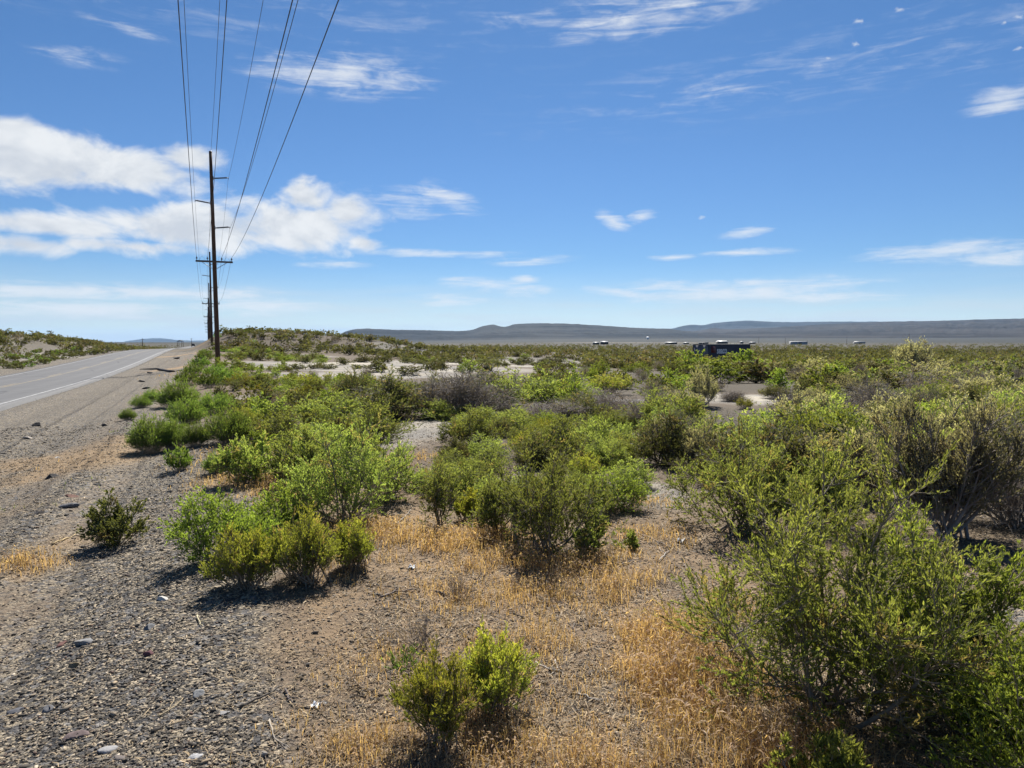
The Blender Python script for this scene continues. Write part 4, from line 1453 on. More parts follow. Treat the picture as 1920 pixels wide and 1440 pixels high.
for i, (px, py, w, h, c, lab) in enumerate(ROCKS):
    rng = np.random.default_rng(300 + i)
    p = at(px, py)
    dz = depth(p)
    v = stone_shape(ICO3[0], rng, .3)
    W_ = w / F * dz * .62
    v = v * np.array([W_, W_ * rng.uniform(.6, .9), max(h / F * dz * .6, W_ * .24)])
    v += (fbm(v[:, 0] * 60 + i, v[:, 1] * 60, i)[:, None] - .5) * W_ * .12
    me = mesh_np('rock', v, [ICO3[1]], rock_mat('stone_%s' % i, tuple(v * .78 for v in c)))
    o = link('rock', me, None, p + np.array([0, 0, .02 * W_]))
    o.rotation_euler = (rng.uniform(-.15, .15), rng.uniform(-.15, .15), rng.uniform(-.5, .5))
    tag(o, lab, 'rock', 'larger stones on the gravel')

TWIGS = [
    ([(450, 1328), (490, 1312), (530, 1290)], .006, (.10, .085, .07), 'dark fallen stick across the gravel where straw begins'),
    ([(536, 1296), (540, 1312), (552, 1322)], .005, (.12, .10, .09), 'short bent dark twig by the end of the dark stick'),
    ([(296, 1346), (320, 1334), (345, 1312)], .004, (.42, .33, .20), 'curled dry tan leaf stalk on the gravel'),
    ([(98, 1022), (120, 1014), (142, 1004)], .008, (.50, .38, .20), 'pale tan stalk lying on the gravel left of the lone shrub'),
    ([(370, 1158), (373, 1168), (380, 1178)], .005, (.52, .45, .28), 'short pale curved stick on the gravel'),
    ([(505, 1352), (515, 1388), (545, 1408)], .003, (.40, .35, .28), 'thin pale stem bent on the straw at the bottom'),
    ([(664, 1278), (676, 1292), (698, 1296)], .004, (.30, .24, .17), 'curved brown twig in straw left of the feathery pair'),
    ([(712, 1126), (740, 1112), (775, 1108)], .008, (.17, .14, .12), 'grey broken branch behind the feathery pair'),
    ([(815, 1112), (828, 1116), (838, 1122)], .008, (.10, .085, .075), 'short dark stub beside the grey broken branch'),
    ([(1005, 1245), (1025, 1258), (1050, 1262)], .005, (.45, .40, .33), 'bleached twig right of the feathery pair'),
    ([(1040, 1240), (1046, 1258), (1030, 1270)], .005, (.40, .36, .30), 'forked bleached twig in a small pile of sticks'),
    ([(1085, 1305), (1105, 1312), (1125, 1320)], .006, (.34, .30, .25), 'grey stick at the edge of the golden grass'),
    ([(1140, 1075), (1165, 1062), (1190, 1052)], .008, (.19, .16, .14), 'grey fallen branch right of the central shrub'),
    ([(1235, 1055), (1248, 1040), (1262, 1030)], .005, (.42, .38, .33), 'bleached twig below the pale dirt patch'),
    ([(1195, 1000), (1235, 1018), (1262, 1030)], .006, (.28, .24, .21), 'long grey twig on the litter beside the pale dirt patch'),
    ([(470, 930), (498, 912), (520, 900)], .006, (.20, .17, .14), 'grey twig at the foot of the yellow-green shrub'),
    ([(742, 985), (758, 972), (770, 958)], .007, (.32, .29, .25), 'bleached stick under the upright airy shrub'),
]
for i, (pp, r, c, lab) in enumerate(TWIGS):
    P = np.array([at(*q) for q in pp])
    P[:, 2] += r * .9 + .006
    tt = np.linspace(0, 1, 9)
    C = np.stack([np.interp(tt, np.linspace(0, 1, len(P)), P[:, k]) for k in range(3)], -1)
    rng = np.random.default_rng(500 + i)
    C += rng.normal(0, r * .5, C.shape)
    root = C[0].copy()
    b = MB()
    b.tube(C - root, np.linspace(r, r * .45, 9), 6)
    d = C[6] - C[3]
    sd = np.array([-d[1], d[0], 0]) * .8
    b.tube([C[4] - root, C[4] - root + sd * .5 + d * .3, C[4] - root + sd * .8 + d * .9], [r * .6, r * .4, r * .25], 5)
    tag(b.build('fallen_twig', simple('twig_bark_%d' % i, c, .85, .3, 40), None, root), lab, 'twig', 'sticks fallen on the ground')

# dark strip and clods of torn tyre on the shoulder
rub = simple('black_rubber', (.03, .03, .032), .8, .3, 10)
C = np.array([at(a, b_) for a, b_ in ((262, 693.5), (280, 693), (296, 692.8), (306, 695.5), (318, 697.5), (327, 697.5))])
C[:, 2] += .05
b = MB()
b.tube(C - C[0], [.02, .05, .07, .09, .09, .05], 8)
tag(b.build('rubber_strip', rub, None, C[0]), 'long thin black strip lying across the shoulder gravel', 'debris')
for i, (px, py, w, lab) in enumerate([(273, 729, 18, 'lumpy black clod at the edge of the shoulder beside the round shrubs'), (266, 716, 14, 'small black fragment on the shoulder above the lumpy clod'),
                                      (280, 700, 12, 'black chip on the shoulder just below the long strip'), (332, 673, 14, 'black fragment on the shoulder near the road crest')]):
    rng = np.random.default_rng(700 + i)
    p = at(px, py)
    W_ = w / F * depth(p) * .5
    v = stone_shape(ICO3[0], rng, .6) * np.array([W_, W_ * .5, W_ * .33])
    tag(link('debris_chunk', mesh_np('debris_chunk', v, [ICO3[1]], rub), None, p + np.array([0, 0, W_ * .2])), lab, 'debris', 'black fragments on the shoulder')

# crumpled pale scraps
scrap = simple('pale_plastic_film', (.62, .65, .68), .45, .1, 20)
for i, (px, py, w, lab) in enumerate([(772, 1066, 12, 'crumpled pale plastic scrap behind the grey broken branch'), (592, 1326, 15, 'crumpled white scrap in the straw by the bent dark twig'), (1277, 1018, 16, 'white scrap beside the stems of the large lower right shrub')]):
    rng = np.random.default_rng(800 + i)
    p = at(px, py)
    W_ = w / F * depth(p) * .5
    n = 7
    gx, gy = np.meshgrid(np.linspace(-1, 1, n), np.linspace(-1, 1, n))
    v = np.stack([gx * W_ + rng.normal(0, .15 * W_, gx.shape), gy * W_ * .8 + rng.normal(0, .15 * W_, gx.shape), np.abs(rng.normal(0, .5 * W_, gx.shape)) + .004], -1).reshape(-1, 3)
    a_, b_ = np.meshgrid(np.arange(n - 1), np.arange(n - 1), indexing='ij')
    q = np.stack([a_ * n + b_, a_ * n + b_ + 1, (a_ + 1) * n + b_ + 1, (a_ + 1) * n + b_], -1).reshape(-1, 4)
    tag(link('plastic_scrap', mesh_np('plastic_scrap', v, [q], scrap), None, p), lab, 'litter', 'pale scraps of litter')


# ------------------------------------------------------------------ uncountable ground cover near the camera
def visible(x, y, m=60):
    z = np.full_like(x, EYE - 1.65)
    px, py = proj(x, y, z)
    return (px > -m) & (px < 1920 + m) & (py < 1440 + m)


def sample_near(n, rng, rmin=2.2, rmax=16.0, p=1.0):
    az = rng.uniform(R(-42), R(42), n)
    r = rmin * (rmax / rmin) ** (rng.uniform(0, 1, n) ** p)
    return np.sin(az) * r, np.cos(az) * r, r


def gravel_cover():
    rng = np.random.default_rng(9)
    x, y, r = sample_near(430000, rng, 2.2, 20)
    ok = visible(x, y)
    x, y, r = x[ok], y[ok], r[ok]
    zn, _ = zones(x, y)
    t = x * NAX[0] + y * NAX[1]
    keep = rng.uniform(0, 1, len(x)) < np.maximum(np.clip(zn[:, 0] * .80, .30, 1), .34 * sstep(3.2, 1.2, t) * sstep(.30, .55, fbm(x / .4, y / .4, 91, 3))) * np.where(t < -5.3, 0, 1)
    x, y, r = x[keep], y[keep], r[keep]
    n = len(x)
    size = (.0026 + .0085 * rng.uniform(0, 1, n) ** 4.0) * (1 + .075 * (r - 2.5)) * np.where(rng.uniform(0, 1, n) < .012, 2.0, 1)
    protos = []
    v0, f0 = ICO1
    v00 = np.array(v0)
    # cut the 42-vertex ball to a 12-vertex one for the bulk
    import bmesh
    bm = bmesh.new()
    bmesh.ops.create_icosphere(bm, subdivisions=1, radius=1.0)
    bm.free()
    for k in range(10):
        protos.append(stone_shape(v00, np.random.default_rng(40 + k), .8))
    protos = np.array(protos)
    nv = protos.shape[1]
    which = rng.integers(0, 10, n)
    V = protos[which]
    sc3 = size[:, None] * np.stack([rng.uniform(.9, 1.9, n), rng.uniform(.6, 1.1, n), rng.uniform(.25, .7, n)], -1)
    a = rng.uniform(0, 6.28, n)
    tilt = rng.normal(0, .35, n)
    V = V * sc3[:, None]
    ca, sa, ct, stt = np.cos(a)[:, None], np.sin(a)[:, None], np.cos(tilt)[:, None], np.sin(tilt)[:, None]
    X, Y, Z = V[..., 0], V[..., 1], V[..., 2]
    Y, Z = Y * ct - Z * stt, Y * stt + Z * ct
    X, Y = X * ca - Y * sa, X * sa + Y * ca
    z = height(x, y)
    V = np.stack([X + x[:, None], Y + y[:, None], Z + (z + size * .18)[:, None]], -1).reshape(-1, 3)
    q = (f0[None] + (np.arange(n) * nv)[:, None, None]).reshape(-1, 3)
    g = rng.uniform(0, 1, n)
    pal = np.array([[.040, .037, .034], [.072, .067, .060], [.125, .115, .098], [.20, .178, .145], [.29, .245, .18], [.11, .075, .062], [.40, .37, .32]])
    ci = rng.choice(len(pal), n, p=[.17, .21, .20, .17, .16, .04, .05])
    col = pal[ci] * rng.uniform(.75, 1.25, (n, 1)) * np.array([1.10, 1.0, .88])
    m, nt = nodes('loose_gravel')
    gg = NT(nt)
    aa = gg.n('ShaderNodeAttribute', attribute_name='stone')
    gg.out(gg.n('ShaderNodeBsdfPrincipled', {'Base Color': aa.outputs['Color'], 'Roughness': .8, 'Specular IOR Level': .25}))
    me = mesh_np('gravel', V, [q], m, {'stone': col.repeat(nv, 0)})
    tag(link('gravel', me), 'dark grey crushed gravel strewn over the berm and shoulder', 'gravel', kind='stuff')


gravel_cover()

GRASS = pxg([(1300, 1280, .42, .70, 1.0), (1250, 1200, .38, .5, .95), (1180, 1110, .5, .45, .85), (1380, 1400, .5, .4, 1.0), (1100, 1060, .7, .45, .75), (1230, 1420, .6, .3, .75), (1000, 1410, .7, .3, .5), (860, 1340, .5, .4, .45),
             (980, 1060, .8, .4, .75), (820, 1020, .9, .6, .8), (720, 1000, .7, .6, .75), (900, 1010, .6, .5, .75), (480, 905, .8, .7, .75), (430, 870, .5, .9, .6), (560, 930, .7, .6, .75), (1040, 1110, .8, .45, .6),
             (30, 1060, .38, .30, .75), (70, 1040, .25, .2, .6), (700, 1060, .6, .5, .5), (1230, 1010, .6, .6, .5), (1450, 1440, .5, .3, .9), (1330, 1120, .5, .5, .5), (840, 900, .6, 1.0, .6), (780, 860, .7, 1.0, .5), (1190, 945, .6, .6, .55),
             (590, 1400, .4, .3, .42), (700, 1400, .6, .35, .5), (1000, 1200, .8, .6, .48), (900, 1120, .8, .5, .5), (760, 1250, .5, .5, .42), (1000, 1300, .5, .4, .45)])
GRASS2 = pxg([(330, 700, .8, 5, .9), (318, 725, .6, 3, .8), (345, 675, .9, 10, .9), (352, 662, 1.0, 18, .9), (1240, 708, 4, 2, .8), (150, 850, 1.0, 1.5, .35), (400, 858, .8, 1.2, .8), (440, 850, .8, 1.2, .7), (220, 668, 1.0, 12, .5)])


def grass_cover():
    rng = np.random.default_rng(19)
    x, y, r = sample_near(420000, rng, 2.2, 13)
    dens = gauss(x, y, GRASS)
    cl = fbm(x / .16, y / .16, 61, 2)
    keep = visible(x, y) & (rng.uniform(0, 1, len(x)) < np.clip(dens * 1.0 - .16, 0, 1) * sstep(.38, .70, .55 * cl + .45 * fbm(x / .45, y / .45, 63, 3) + .22 * dens - .04))
    x2, y2, r2 = sample_near(160000, rng, 9, 160)
    d2 = gauss(x2, y2, GRASS2)
    k2 = rng.uniform(0, 1, len(x2)) < np.clip(d2 - .25, 0, 1) * .6
    x, y, r, dens = np.concatenate([x[keep], x2[k2]]), np.concatenate([y[keep], y2[k2]]), np.concatenate([r[keep], r2[k2]]), np.concatenate([dens[keep], d2[k2]])
    n = min(len(x), 120000)
    idx = rng.permutation(len(x))[:n]
    x, y, r, dens = x[idx], y[idx], r[idx], dens[idx]
    print('grass blades', n)
    z = height(x, y)
    H = (.025 + .165 * np.clip(dens, 0, 1) ** 1.3 * rng.uniform(.25, 1.15, n))
    wd = .0011 * (1 + .28 * (r - 2.5)).clip(1, 9) * rng.uniform(.7, 1.3, n)
    a = rng.uniform(0, 6.28, n)
    lean = rng.uniform(.05, .5, n) + .9 * rng.uniform(0, 1, n) ** 4
    dirv = np.stack([np.cos(a), np.sin(a), np.zeros(n)], -1)
    side = np.stack([-np.sin(a + rng.normal(0, .7, n)), np.cos(a), np.zeros(n)], -1)
    base = np.stack([x, y, z - .004], -1)
    lv = []
    for f, ww in ((0, 1), (.5, .85), (.85, .6), (1.0, .35)):
        p = base + np.array([0, 0, 1]) * (H * f * (1 - .15 * lean * f))[:, None] + dirv * (H * lean * f * f)[:, None]
        lv += [p + side * (wd * ww)[:, None], p - side * (wd * ww)[:, None]]
    # drooping seed head
    tip = base + np.array([0, 0, 1]) * (H * (1 - .15 * lean))[:, None] + dirv * (H * lean)[:, None]
    hl = H * .22 * (rng.uniform(0, 1, n) < .75)
    hd = unit(dirv * 1.0 + np.array([0, 0, -.1]) + rng.normal(0, .4, (n, 3)))
    hw = wd * 2.6
    lv += [tip, tip + hd * (hl * .45)[:, None] + side * hw[:, None], tip + hd * hl[:, None] + np.array([0, 0, -.3]) * hl[:, None], tip + hd * (hl * .45)[:, None] - side * hw[:, None]]
    V = np.stack(lv, 1).reshape(-1, 3)
    k = np.arange(n)[:, None] * 12
    q = np.concatenate([k + np.array([[0, 1, 3, 2]]), k + np.array([[2, 3, 5, 4]]), k + np.array([[4, 5, 7, 6]]), k + np.array([[8, 9, 10, 11]])])
    tint = np.stack([rng.uniform(0, 1, n), rng.uniform(0, 1, n) ** 1.5, (rng.uniform(0, 1, n) < .12).astype(float)], -1).repeat(12, 0)
    me = mesh_np('dry_grass', V, [q], M['dry_grass'], {'tint': tint})
    tag(link('dry_grass', me), 'golden orange dry grass with drooping seed heads', 'grass', kind='stuff')


grass_cover()


def litter_cover():
    rng = np.random.default_rng(29)
    x, y, r = sample_near(290000, rng, 2.2, 17)
    t = x * NAX[0] + y * NAX[1]
    s = x * UAX[0] + y * UAX[1]
    zn, _ = zones(x, y)
    w = np.clip(zn[:, 2] * 1.0 + .45 * (1 - zn[:, 0]) * sstep(.3, 1.2, t), .05, 1)
    w = w * (.35 + .9 * sstep(.35, .62, fbm(x / .35, y / .35, 71, 3)))
    keep = visible(x, y) & (rng.uniform(0, 1, len(x)) < w) & (t > -5.3)
    x, y, r = x[keep], y[keep], r[keep]
    n = min(len(x), 120000)
    x, y, r = x[:n], y[:n], r[:n]
    L = (.010 + .06 * rng.uniform(0, 1, n) ** 3.0)
    wd = .0012 * (1 + .18 * (r - 2.5)).clip(1, 6) * rng.uniform(.6, 1.7, n)
    a = rng.uniform(0, 6.28, n)
    pit = rng.normal(0, .16, n)
    d = np.stack([np.cos(a) * np.cos(pit), np.sin(a) * np.cos(pit), np.sin(pit)], -1)
    sd = np.stack([-np.sin(a), np.cos(a), rng.normal(0, .4, n)], -1)
    z = height(x, y) + .004 + .012 * rng.uniform(0, 1, n) ** 2
    P = np.stack([x, y, z], -1)
    bend = np.stack([rng.normal(0, .12, n), rng.normal(0, .12, n), rng.uniform(0, .1, n)], -1) * L[:, None]
    lv = [P - d * (L * .5)[:, None] + sd * wd[:, None], P - d * (L * .5)[:, None] - sd * wd[:, None], P + bend + sd * wd[:, None], P + bend - sd * wd[:, None],
          P + d * (L * .5)[:, None] + sd * (wd * .5)[:, None], P + d * (L * .5)[:, None] - sd * (wd * .5)[:, None]]
    V = np.stack(lv, 1).reshape(-1, 3)
    k = np.arange(n)[:, None] * 6
    q = np.concatenate([k + np.array([[0, 1, 3, 2]]), k + np.array([[2, 3, 5, 4]])])
    u = rng.uniform(0, 1, n)
    tint = np.stack([rng.uniform(0, 1, n), rng.uniform(0, 1, n), np.where(u < .42, .95, np.where(u < .52, .5, 0))], -1).repeat(6, 0)
    me = mesh_np('straw_litter', V, [q], M['straw'], {'tint': tint})
    tag(link('straw_litter', me), 'bits of straw and twig scattered over the bare soil', 'litter', kind='stuff')


litter_cover()


def green_sprouts():
    rng = np.random.default_rng(33)
    G2 = pxg([(85, 948, .35, .12, 1), (10, 956, .2, .12, 1), (155, 912, .5, .3, .5), (315, 938, .18, .12, .8), (205, 812, .6, .5, .4), (230, 828, .4, .4, .4), (150, 905, .3, .5, .5), (325, 1000, .15, .12, .5), (360, 985, .25, .2, .5)])
    x, y, r = sample_near(60000, rng, 3.5, 16)
    keep = rng.uniform(0, 1, len(x)) < np.clip(gauss(x, y, G2) - .2, 0, 1) * .9
    x, y, r = x[keep], y[keep], r[keep]
    n = len(x)
    z = height(x, y)
    H = rng.uniform(.015, .055, n)
    a = rng.uniform(0, 6.28, n)
    d = np.stack([np.cos(a) * .5, np.sin(a) * .5, np.ones(n)], -1)
    sd = np.stack([-np.sin(a), np.cos(a), np.zeros(n)], -1)
    P = np.stack([x, y, z], -1)
    w = (.0022 * (1 + .15 * (r - 3)))[:, None]
    V = np.stack([P - sd * w, P + sd * w, P + d * H[:, None]], 1).reshape(-1, 3)
    tint = np.stack([rng.uniform(0, 1, n), rng.uniform(0, 1, n), rng.uniform(0, 1, n) < .2], -1).repeat(3, 0)
    me = mesh_np('green_grass', V, [np.arange(n * 3).reshape(-1, 3)], M['leaf_rabbit'], {'tint': tint})
    tag(link('green_grass', me), 'short green sprouts growing in patches on the gravel track', 'grass', kind='stuff')


green_sprouts()


# ------------------------------------------------------------------ far buildings, poles and the vehicle
def shed(px0, px1, py_top, Y, label, roofc=(.30, .30, .29), wallc=(.07, .066, .06), hgt=None, name='shed', flat=False):
    py_top += 1.7
    a, b_ = at_depth(px0, py_top, Y), at_depth(px1, py_top, Y)
    w = (b_[0] - a[0]) * .9
    cx = (a[0] + b_[0]) / 2
    gz = float(height(cx, Y))
    zt = a[2] if hgt is None else gz + hgt
    zt = max(zt, gz + 1.9)
    root = empty(name, (cx, Y, gz))
    H = zt - gz
    tag(root, label, 'building', 'buildings on the far plain')
    dpt = max(6.0, w * .45)
    b = MB()
    eave = H * (.70 if not flat else .93)
    b.box((-w / 2 * .96, -dpt / 2 * .94, -1), (w / 2 * .96, dpt / 2 * .94, eave))
    b.build('wall', simple('shed_wall', wallc, .8, .2, 1), root)
    b = MB()
    hw, hd = w / 2, dpt / 2
    b.add([(-hw, -hd, eave), (hw, -hd, eave), (hw * .92, 0, H), (-hw * .92, 0, H), (-hw, hd, eave), (hw, hd, eave),
           (-hw, -hd, eave - .15), (hw, -hd, eave - .15), (-hw, hd, eave - .15), (hw, hd, eave - .15)],
          [(0, 1, 2, 3), (3, 2, 5, 4), (6, 7, 1, 0), (4, 5, 9, 8), (0, 3, 4), (1, 5, 2), (8, 9, 7, 6), (6, 0, 4, 8), (7, 9, 5, 1)])
    b.build('roof', simple('shed_roof', roofc, .5, .1, 1, spec=.4), root)
    b = MB()
    b.box((-w * .12, -dpt / 2 * .94 - .05, 0), (w * .12, -dpt / 2 * .94 + .02, eave * .8))
    b.build('door', simple('shed_door', tuple(v * .5 for v in wallc), .7, .1, 1), root)


shed(1111, 1124, 639.5, 620, 'pale low-roofed shed half hidden by scrub, leftmost of the far buildings')
shed(1125, 1141, 638.0, 650, 'pale-roofed shed just right of the leftmost far building')
shed(1246, 1270, 639.5, 700, 'long white-roofed shed well left of the container')
shed(1281, 1291, 640.0, 700, 'small white-roofed hut just left of the container')
shed(1309, 1328, 640.0, 560, 'low dark flat-roofed building showing above the door end of the container', (.10, .12, .11), (.08, .08, .08), flat=True)
shed(1343, 1364, 636.8, 520, 'large pale-roofed house showing above the container', (.50, .48, .43), (.06, .055, .05))
shed(1388, 1393, 638.0, 900, 'tiny white hut behind the right part of the container')
shed(1405, 1416, 639.3, 800, 'white-roofed hut just past the right end of the container')
shed(1480, 1514, 638.4, 600, 'long bright white building alone on the plain right of the container', (.50, .50, .50), (.34, .34, .34), flat=True)
shed(1600, 1622, 638.6, 900, 'low grey-roofed building with a white end, rightmost on the plain', (.12, .125, .12), (.30, .30, .30))
shed(1212, 1217, 629.6, 3600, 'tiny white building alone low on the hill slope', (.8, .8, .8), (.6, .6, .6))

for i, (px, py0, Y, lab) in enumerate([(1423, 631.5, 760, 'thin dark utility pole left of the long white building'), (1472.5, 633, 760, 'thin dark utility pole close by the end of the long white building'),
                                       (1588, 631, 760, 'thin dark utility pole beside the low grey-roofed building'), (1705, 626, 620, 'thin dark utility pole behind the tall lone sagebrush'),
                                       (359, 634, 420, 'thin dark post beside the road beyond the crest'), (267, 634.5, 300, 'thin dark post left of the road beyond the crest')]):
    t_ = at_depth(px, py0, Y)
    gz = float(height(t_[0], Y))
    root = empty('utility_pole', (t_[0], Y, gz))
    H = t_[2] - gz
    b = MB()
    b.tube([(0, 0, -.3), (0, 0, H)], [.16, .11], 8)
    b.build('shaft', M['pole'], root)
    b = MB()
    b.box((-.8, -.06, H - .55), (.8, .06, H - .42))
    b.build('crossarm', M['arm_wood'], root)
    tag(root, lab, 'utility pole', 'thin poles on the far plain')


def shelter():
    p = at_depth(338, 637.8, 470)
    gz = float(height(p[0], p[1]))
    H = p[2] - gz
    root = empty('roadside_shelter', (p[0], p[1], gz))
    tag(root, 'small dark open-sided shelter left of the road beyond the crest', 'shelter')
    b = MB()
    b.add([(-2.1, -1.5, H - .8), (2.1, -1.5, H - .8), (0, -1.5, H), (-2.1, 1.5, H - .8), (2.1, 1.5, H - .8), (0, 1.5, H)], [(0, 2, 5, 3), (2, 1, 4, 5), (0, 1, 2), (4, 3, 5), (0, 3, 4, 1)])
    b.build('roof', simple('dark_roof', (.04, .04, .045), .8, .2, 1), root)
    for sx in (-1.4, 1.4):
        for sy in (-1.1, 1.1):
            c = MB()
            c.box((sx - .09, sy - .09, -.3), (sx + .09, sy + .09, H - .8))
            c.build('post', M['pole'], root)


shelter()


def vehicle():
    s = 470.0
    xy = st(s, -7.5)
    gz = float(road_z(s, -7.5)) + EYE + .02
    root = empty('pickup_truck', (xy[0], xy[1], gz), R(23.2))
    tag(root, 'small dark vehicle far down the road beyond the crest', 'vehicle')
    dark = simple('dark_car_paint', (.012, .012, .014), .35, .1, 1, spec=.5)
    glass = simple('dark_glass', (.01, .012, .014), .1, .05, 1, spec=.6)
    tyre = simple('tyre_rubber', (.02, .02, .02), .9, .2, 5)
    b = MB()
    b.add([(-.98, -2.7, .5), (.98, -2.7, .5), (.98, 2.7, .5), (-.98, 2.7, .5), (-.96, -2.68, 1.15), (.96, -2.68, 1.15), (.94, 2.6, 1.05), (-.94, 2.6, 1.05)],
          [(3, 2, 1, 0), (4, 5, 6, 7), (0, 1, 5, 4), (1, 2, 6, 5), (2, 3, 7, 6), (3, 0, 4, 7)])
    b.add([(-.92, -1.0, 1.15), (.92, -1.0, 1.15), (.92, 1.4, 1.1), (-.92, 1.4, 1.1), (-.78, -.8, 1.85), (.78, -.8, 1.85), (.78, .7, 1.85), (-.78, .7, 1.85)],
          [(4, 5, 6, 7), (0, 1, 5, 4), (1, 2, 6, 5), (2, 3, 7, 6), (3, 0, 4, 7)])
    b.build('body', dark, root)
    b = MB()
    b.add([(-.74, -.995, 1.28), (.74, -.995, 1.28), (.66, -.86, 1.74), (-.66, -.86, 1.74)], [(0, 1, 2, 3)])
    b.build('rear_window', glass, root)
    for sx in (-.86, .86):
        for sy in (-1.7, 1.75):
            w = MB()
            w.tube([(sx - .12, sy, .39), (sx + .12, sy, .39)], .39, 16)
            w.build('wheel', tyre, root)
    lm = simple('tail_lamp_red', (.25, .01, .01), .3, .05, 1)
    for sx in (-.88, .88):
        l = MB()
        l.box((sx - .07, -2.71, .85), (sx + .07, -2.68, 1.1))
        l.build('tail_light', lm, root)


vehicle()


# ------------------------------------------------------------------ haze
def haze():
    b = MB()
    b.box((-30000, -30000, -40), (30000, 30000, 480))
    m, nt = nodes('thin_air')
    g = NT(nt)
    v = g.n('ShaderNodeVolumePrincipled', {'Color': (.40, .66, 1.0, 1), 'Density': HAZE, 'Anisotropy': .2})
    o = g.n('ShaderNodeOutputMaterial')
    nt.links.new(v.outputs[0], o.inputs['Volume'])
    tag(b.build('haze', m), kind='stuff')


HAZE = 2.1e-5
haze()

# ------------------------------------------------------------------ sky and sun
SUN_EL, SUN_AZ = R(47), R(3)


def sky():
    w = bpy.data.worlds.new('World')
    sc.world = w
    w.use_nodes = True
    nt = w.node_tree
    nt.nodes.clear()
    g = NT(nt)
    s = g.n('ShaderNodeTexSky', sky_type='NISHITA', sun_disc=False, sun_elevation=SUN_EL, sun_rotation=SUN_AZ, altitude=1300, air_density=1.0, dust_density=.35, ozone_density=2.0)
    d = g.n('ShaderNodeTexCoord').outputs['Generated']
    x = g.n('ShaderNodeSeparateXYZ', {'Vector': d})
    az = g.math('ARCTAN2', x.outputs[0], x.outputs[1])
    el = g.math('ARCSINE', x.outputs[2])
    # clear-air blue deepens away from the horizon
    el01 = g.math('DIVIDE', g.math('MAXIMUM', el, 0.0), R(90))
    tintc = g.ramp(el01, [(.004, (.90, 1.0, 1.06)), (.039, (.60, .76, .96)), (.072, (.50, .71, .93)), (.144, (.50, .73, .97)), (.229, (.47, .73, .97)), (.6, (.5, .76, 1.0))])
    base = g.mix(1.0, s.outputs[0], tintc, 'MULTIPLY')
    cs = g.n('ShaderNodeCombineXYZ', {'X': az, 'Y': el, 'Z': 0.0}).outputs[0]

    def ell(px, py, rx, ry, rot=0.0):
        """falloff 1 at the heart of a cloud, 0 at its rim; px, radii in photo px"""
        r_ = ray(px, py)
        a0, e0 = math.atan2(r_[0], r_[1]), math.atan2(r_[2], math.hypot(r_[0], r_[1]))
        k = math.cos(a0) ** 2 / F
        mp = g.n('ShaderNodeMapping', vector_type='TEXTURE')
        g.set(mp.inputs['Vector'], cs)
        mp.inputs['Location'].default_value = (a0, e0, 0)
        mp.inputs['Rotation'].default_value = (0, 0, R(rot))
        mp.inputs['Scale'].default_value = (rx * k, ry * k, 1)
        ln = g.n('ShaderNodeVectorMath', operation='LENGTH')
        g.set(ln.inputs[0], mp.outputs[0])
        return g.math('SUBTRACT', 1.0, ln.outputs['Value'])

    def union(lst):
        v = None
        for (e, amp) in lst:
            e = g.math('MULTIPLY', e, amp)
            v = e if v is None else g.math('MAXIMUM', v, e)
        return v

    def coords(sx, sy, rot=0.0, off=(0, 0, 0)):
        mp = g.n('ShaderNodeMapping')
        g.set(mp.inputs['Vector'], cs)
        mp.inputs['Rotation'].default_value = (0, 0, R(rot))
        mp.inputs['Scale'].default_value = (sx, sy, 1)
        mp.inputs['Location'].default_value = off
        return mp.outputs[0]

    # heaped clouds on the left
    cum = union([(ell(60, 300, 240, 85), 1.0), (ell(230, 318, 190, 62), 1.0), (ell(360, 298, 80, 34), .85), (ell(20, 250, 150, 45), .7),
                 (ell(560, 425, 170, 68), 1.0), (ell(575, 370, 70, 50), .9), (ell(650, 400, 75, 55), .85), (ell(370, 430, 300, 55), 1.0), (ell(120, 425, 240, 38), .9), (ell(40, 458, 150, 34), .9),
                 (ell(680, 455, 60, 26, -15), .7), (ell(240, 462, 240, 26), .75)])
    nc = g.noise(coords(11, 19), 1.0, 9, .58, .35)
    nc2 = g.noise(coords(11, 19, 0, (.12, .55, 0)), 1.0, 5, .55, .35)
    cumd = g.smooth(g.math('ADD', g.math('MULTIPLY', cum, .95), g.math('MULTIPLY_ADD', nc, 1.9, -.95)), .05, .55)
    # flat streaks and veils
    cir = union([(ell(640, 140, 190, 42), .75), (ell(60, 545, 330, 24), 1.25), (ell(330, 548, 230, 22), 1.2), (ell(480, 575, 160, 22), 1.1), (ell(120, 580, 260, 26), 1.05), (ell(840, 372, 80, 26, -20), .85), (ell(760, 380, 90, 30, -8), .5),
                 (ell(930, 538, 120, 18, -5), .95), (ell(840, 562, 80, 14), .85), (ell(985, 524, 34, 10), .9), (ell(1000, 488, 90, 10, 3), .75), (ell(1150, 415, 40, 17, -25), 1.0), (ell(1203, 407, 34, 14, 8), 1.0), (ell(1400, 435, 60, 13, 8), .8),
                 (ell(1262, 482, 48, 8), .85), (ell(1410, 473, 110, 11), .85), (ell(1780, 470, 230, 26), .95), (ell(1880, 480, 150, 26), .95), (ell(1400, 545, 260, 26, 3), 1.0), (ell(1230, 535, 90, 14), .8), (ell(1160, 548, 80, 12, -8), .8), (ell(1560, 555, 150, 16), .8),
                 (ell(1890, 188, 90, 38, 3), .8), (ell(1230, 18, 260, 46, 6), .55), (ell(1000, 40, 130, 20), .3), (ell(820, 475, 170, 10), .65), (ell(620, 495, 80, 10), .6), (ell(240, 52, 90, 12, -5), .5), (ell(150, 105, 90, 22), .45),
                 (ell(1620, 110, 380, 46, 3), .10), (ell(1400, 160, 300, 40, 5), .12), (ell(500, 20, 300, 30), .05), (ell(1800, 100, 220, 40), .10)])
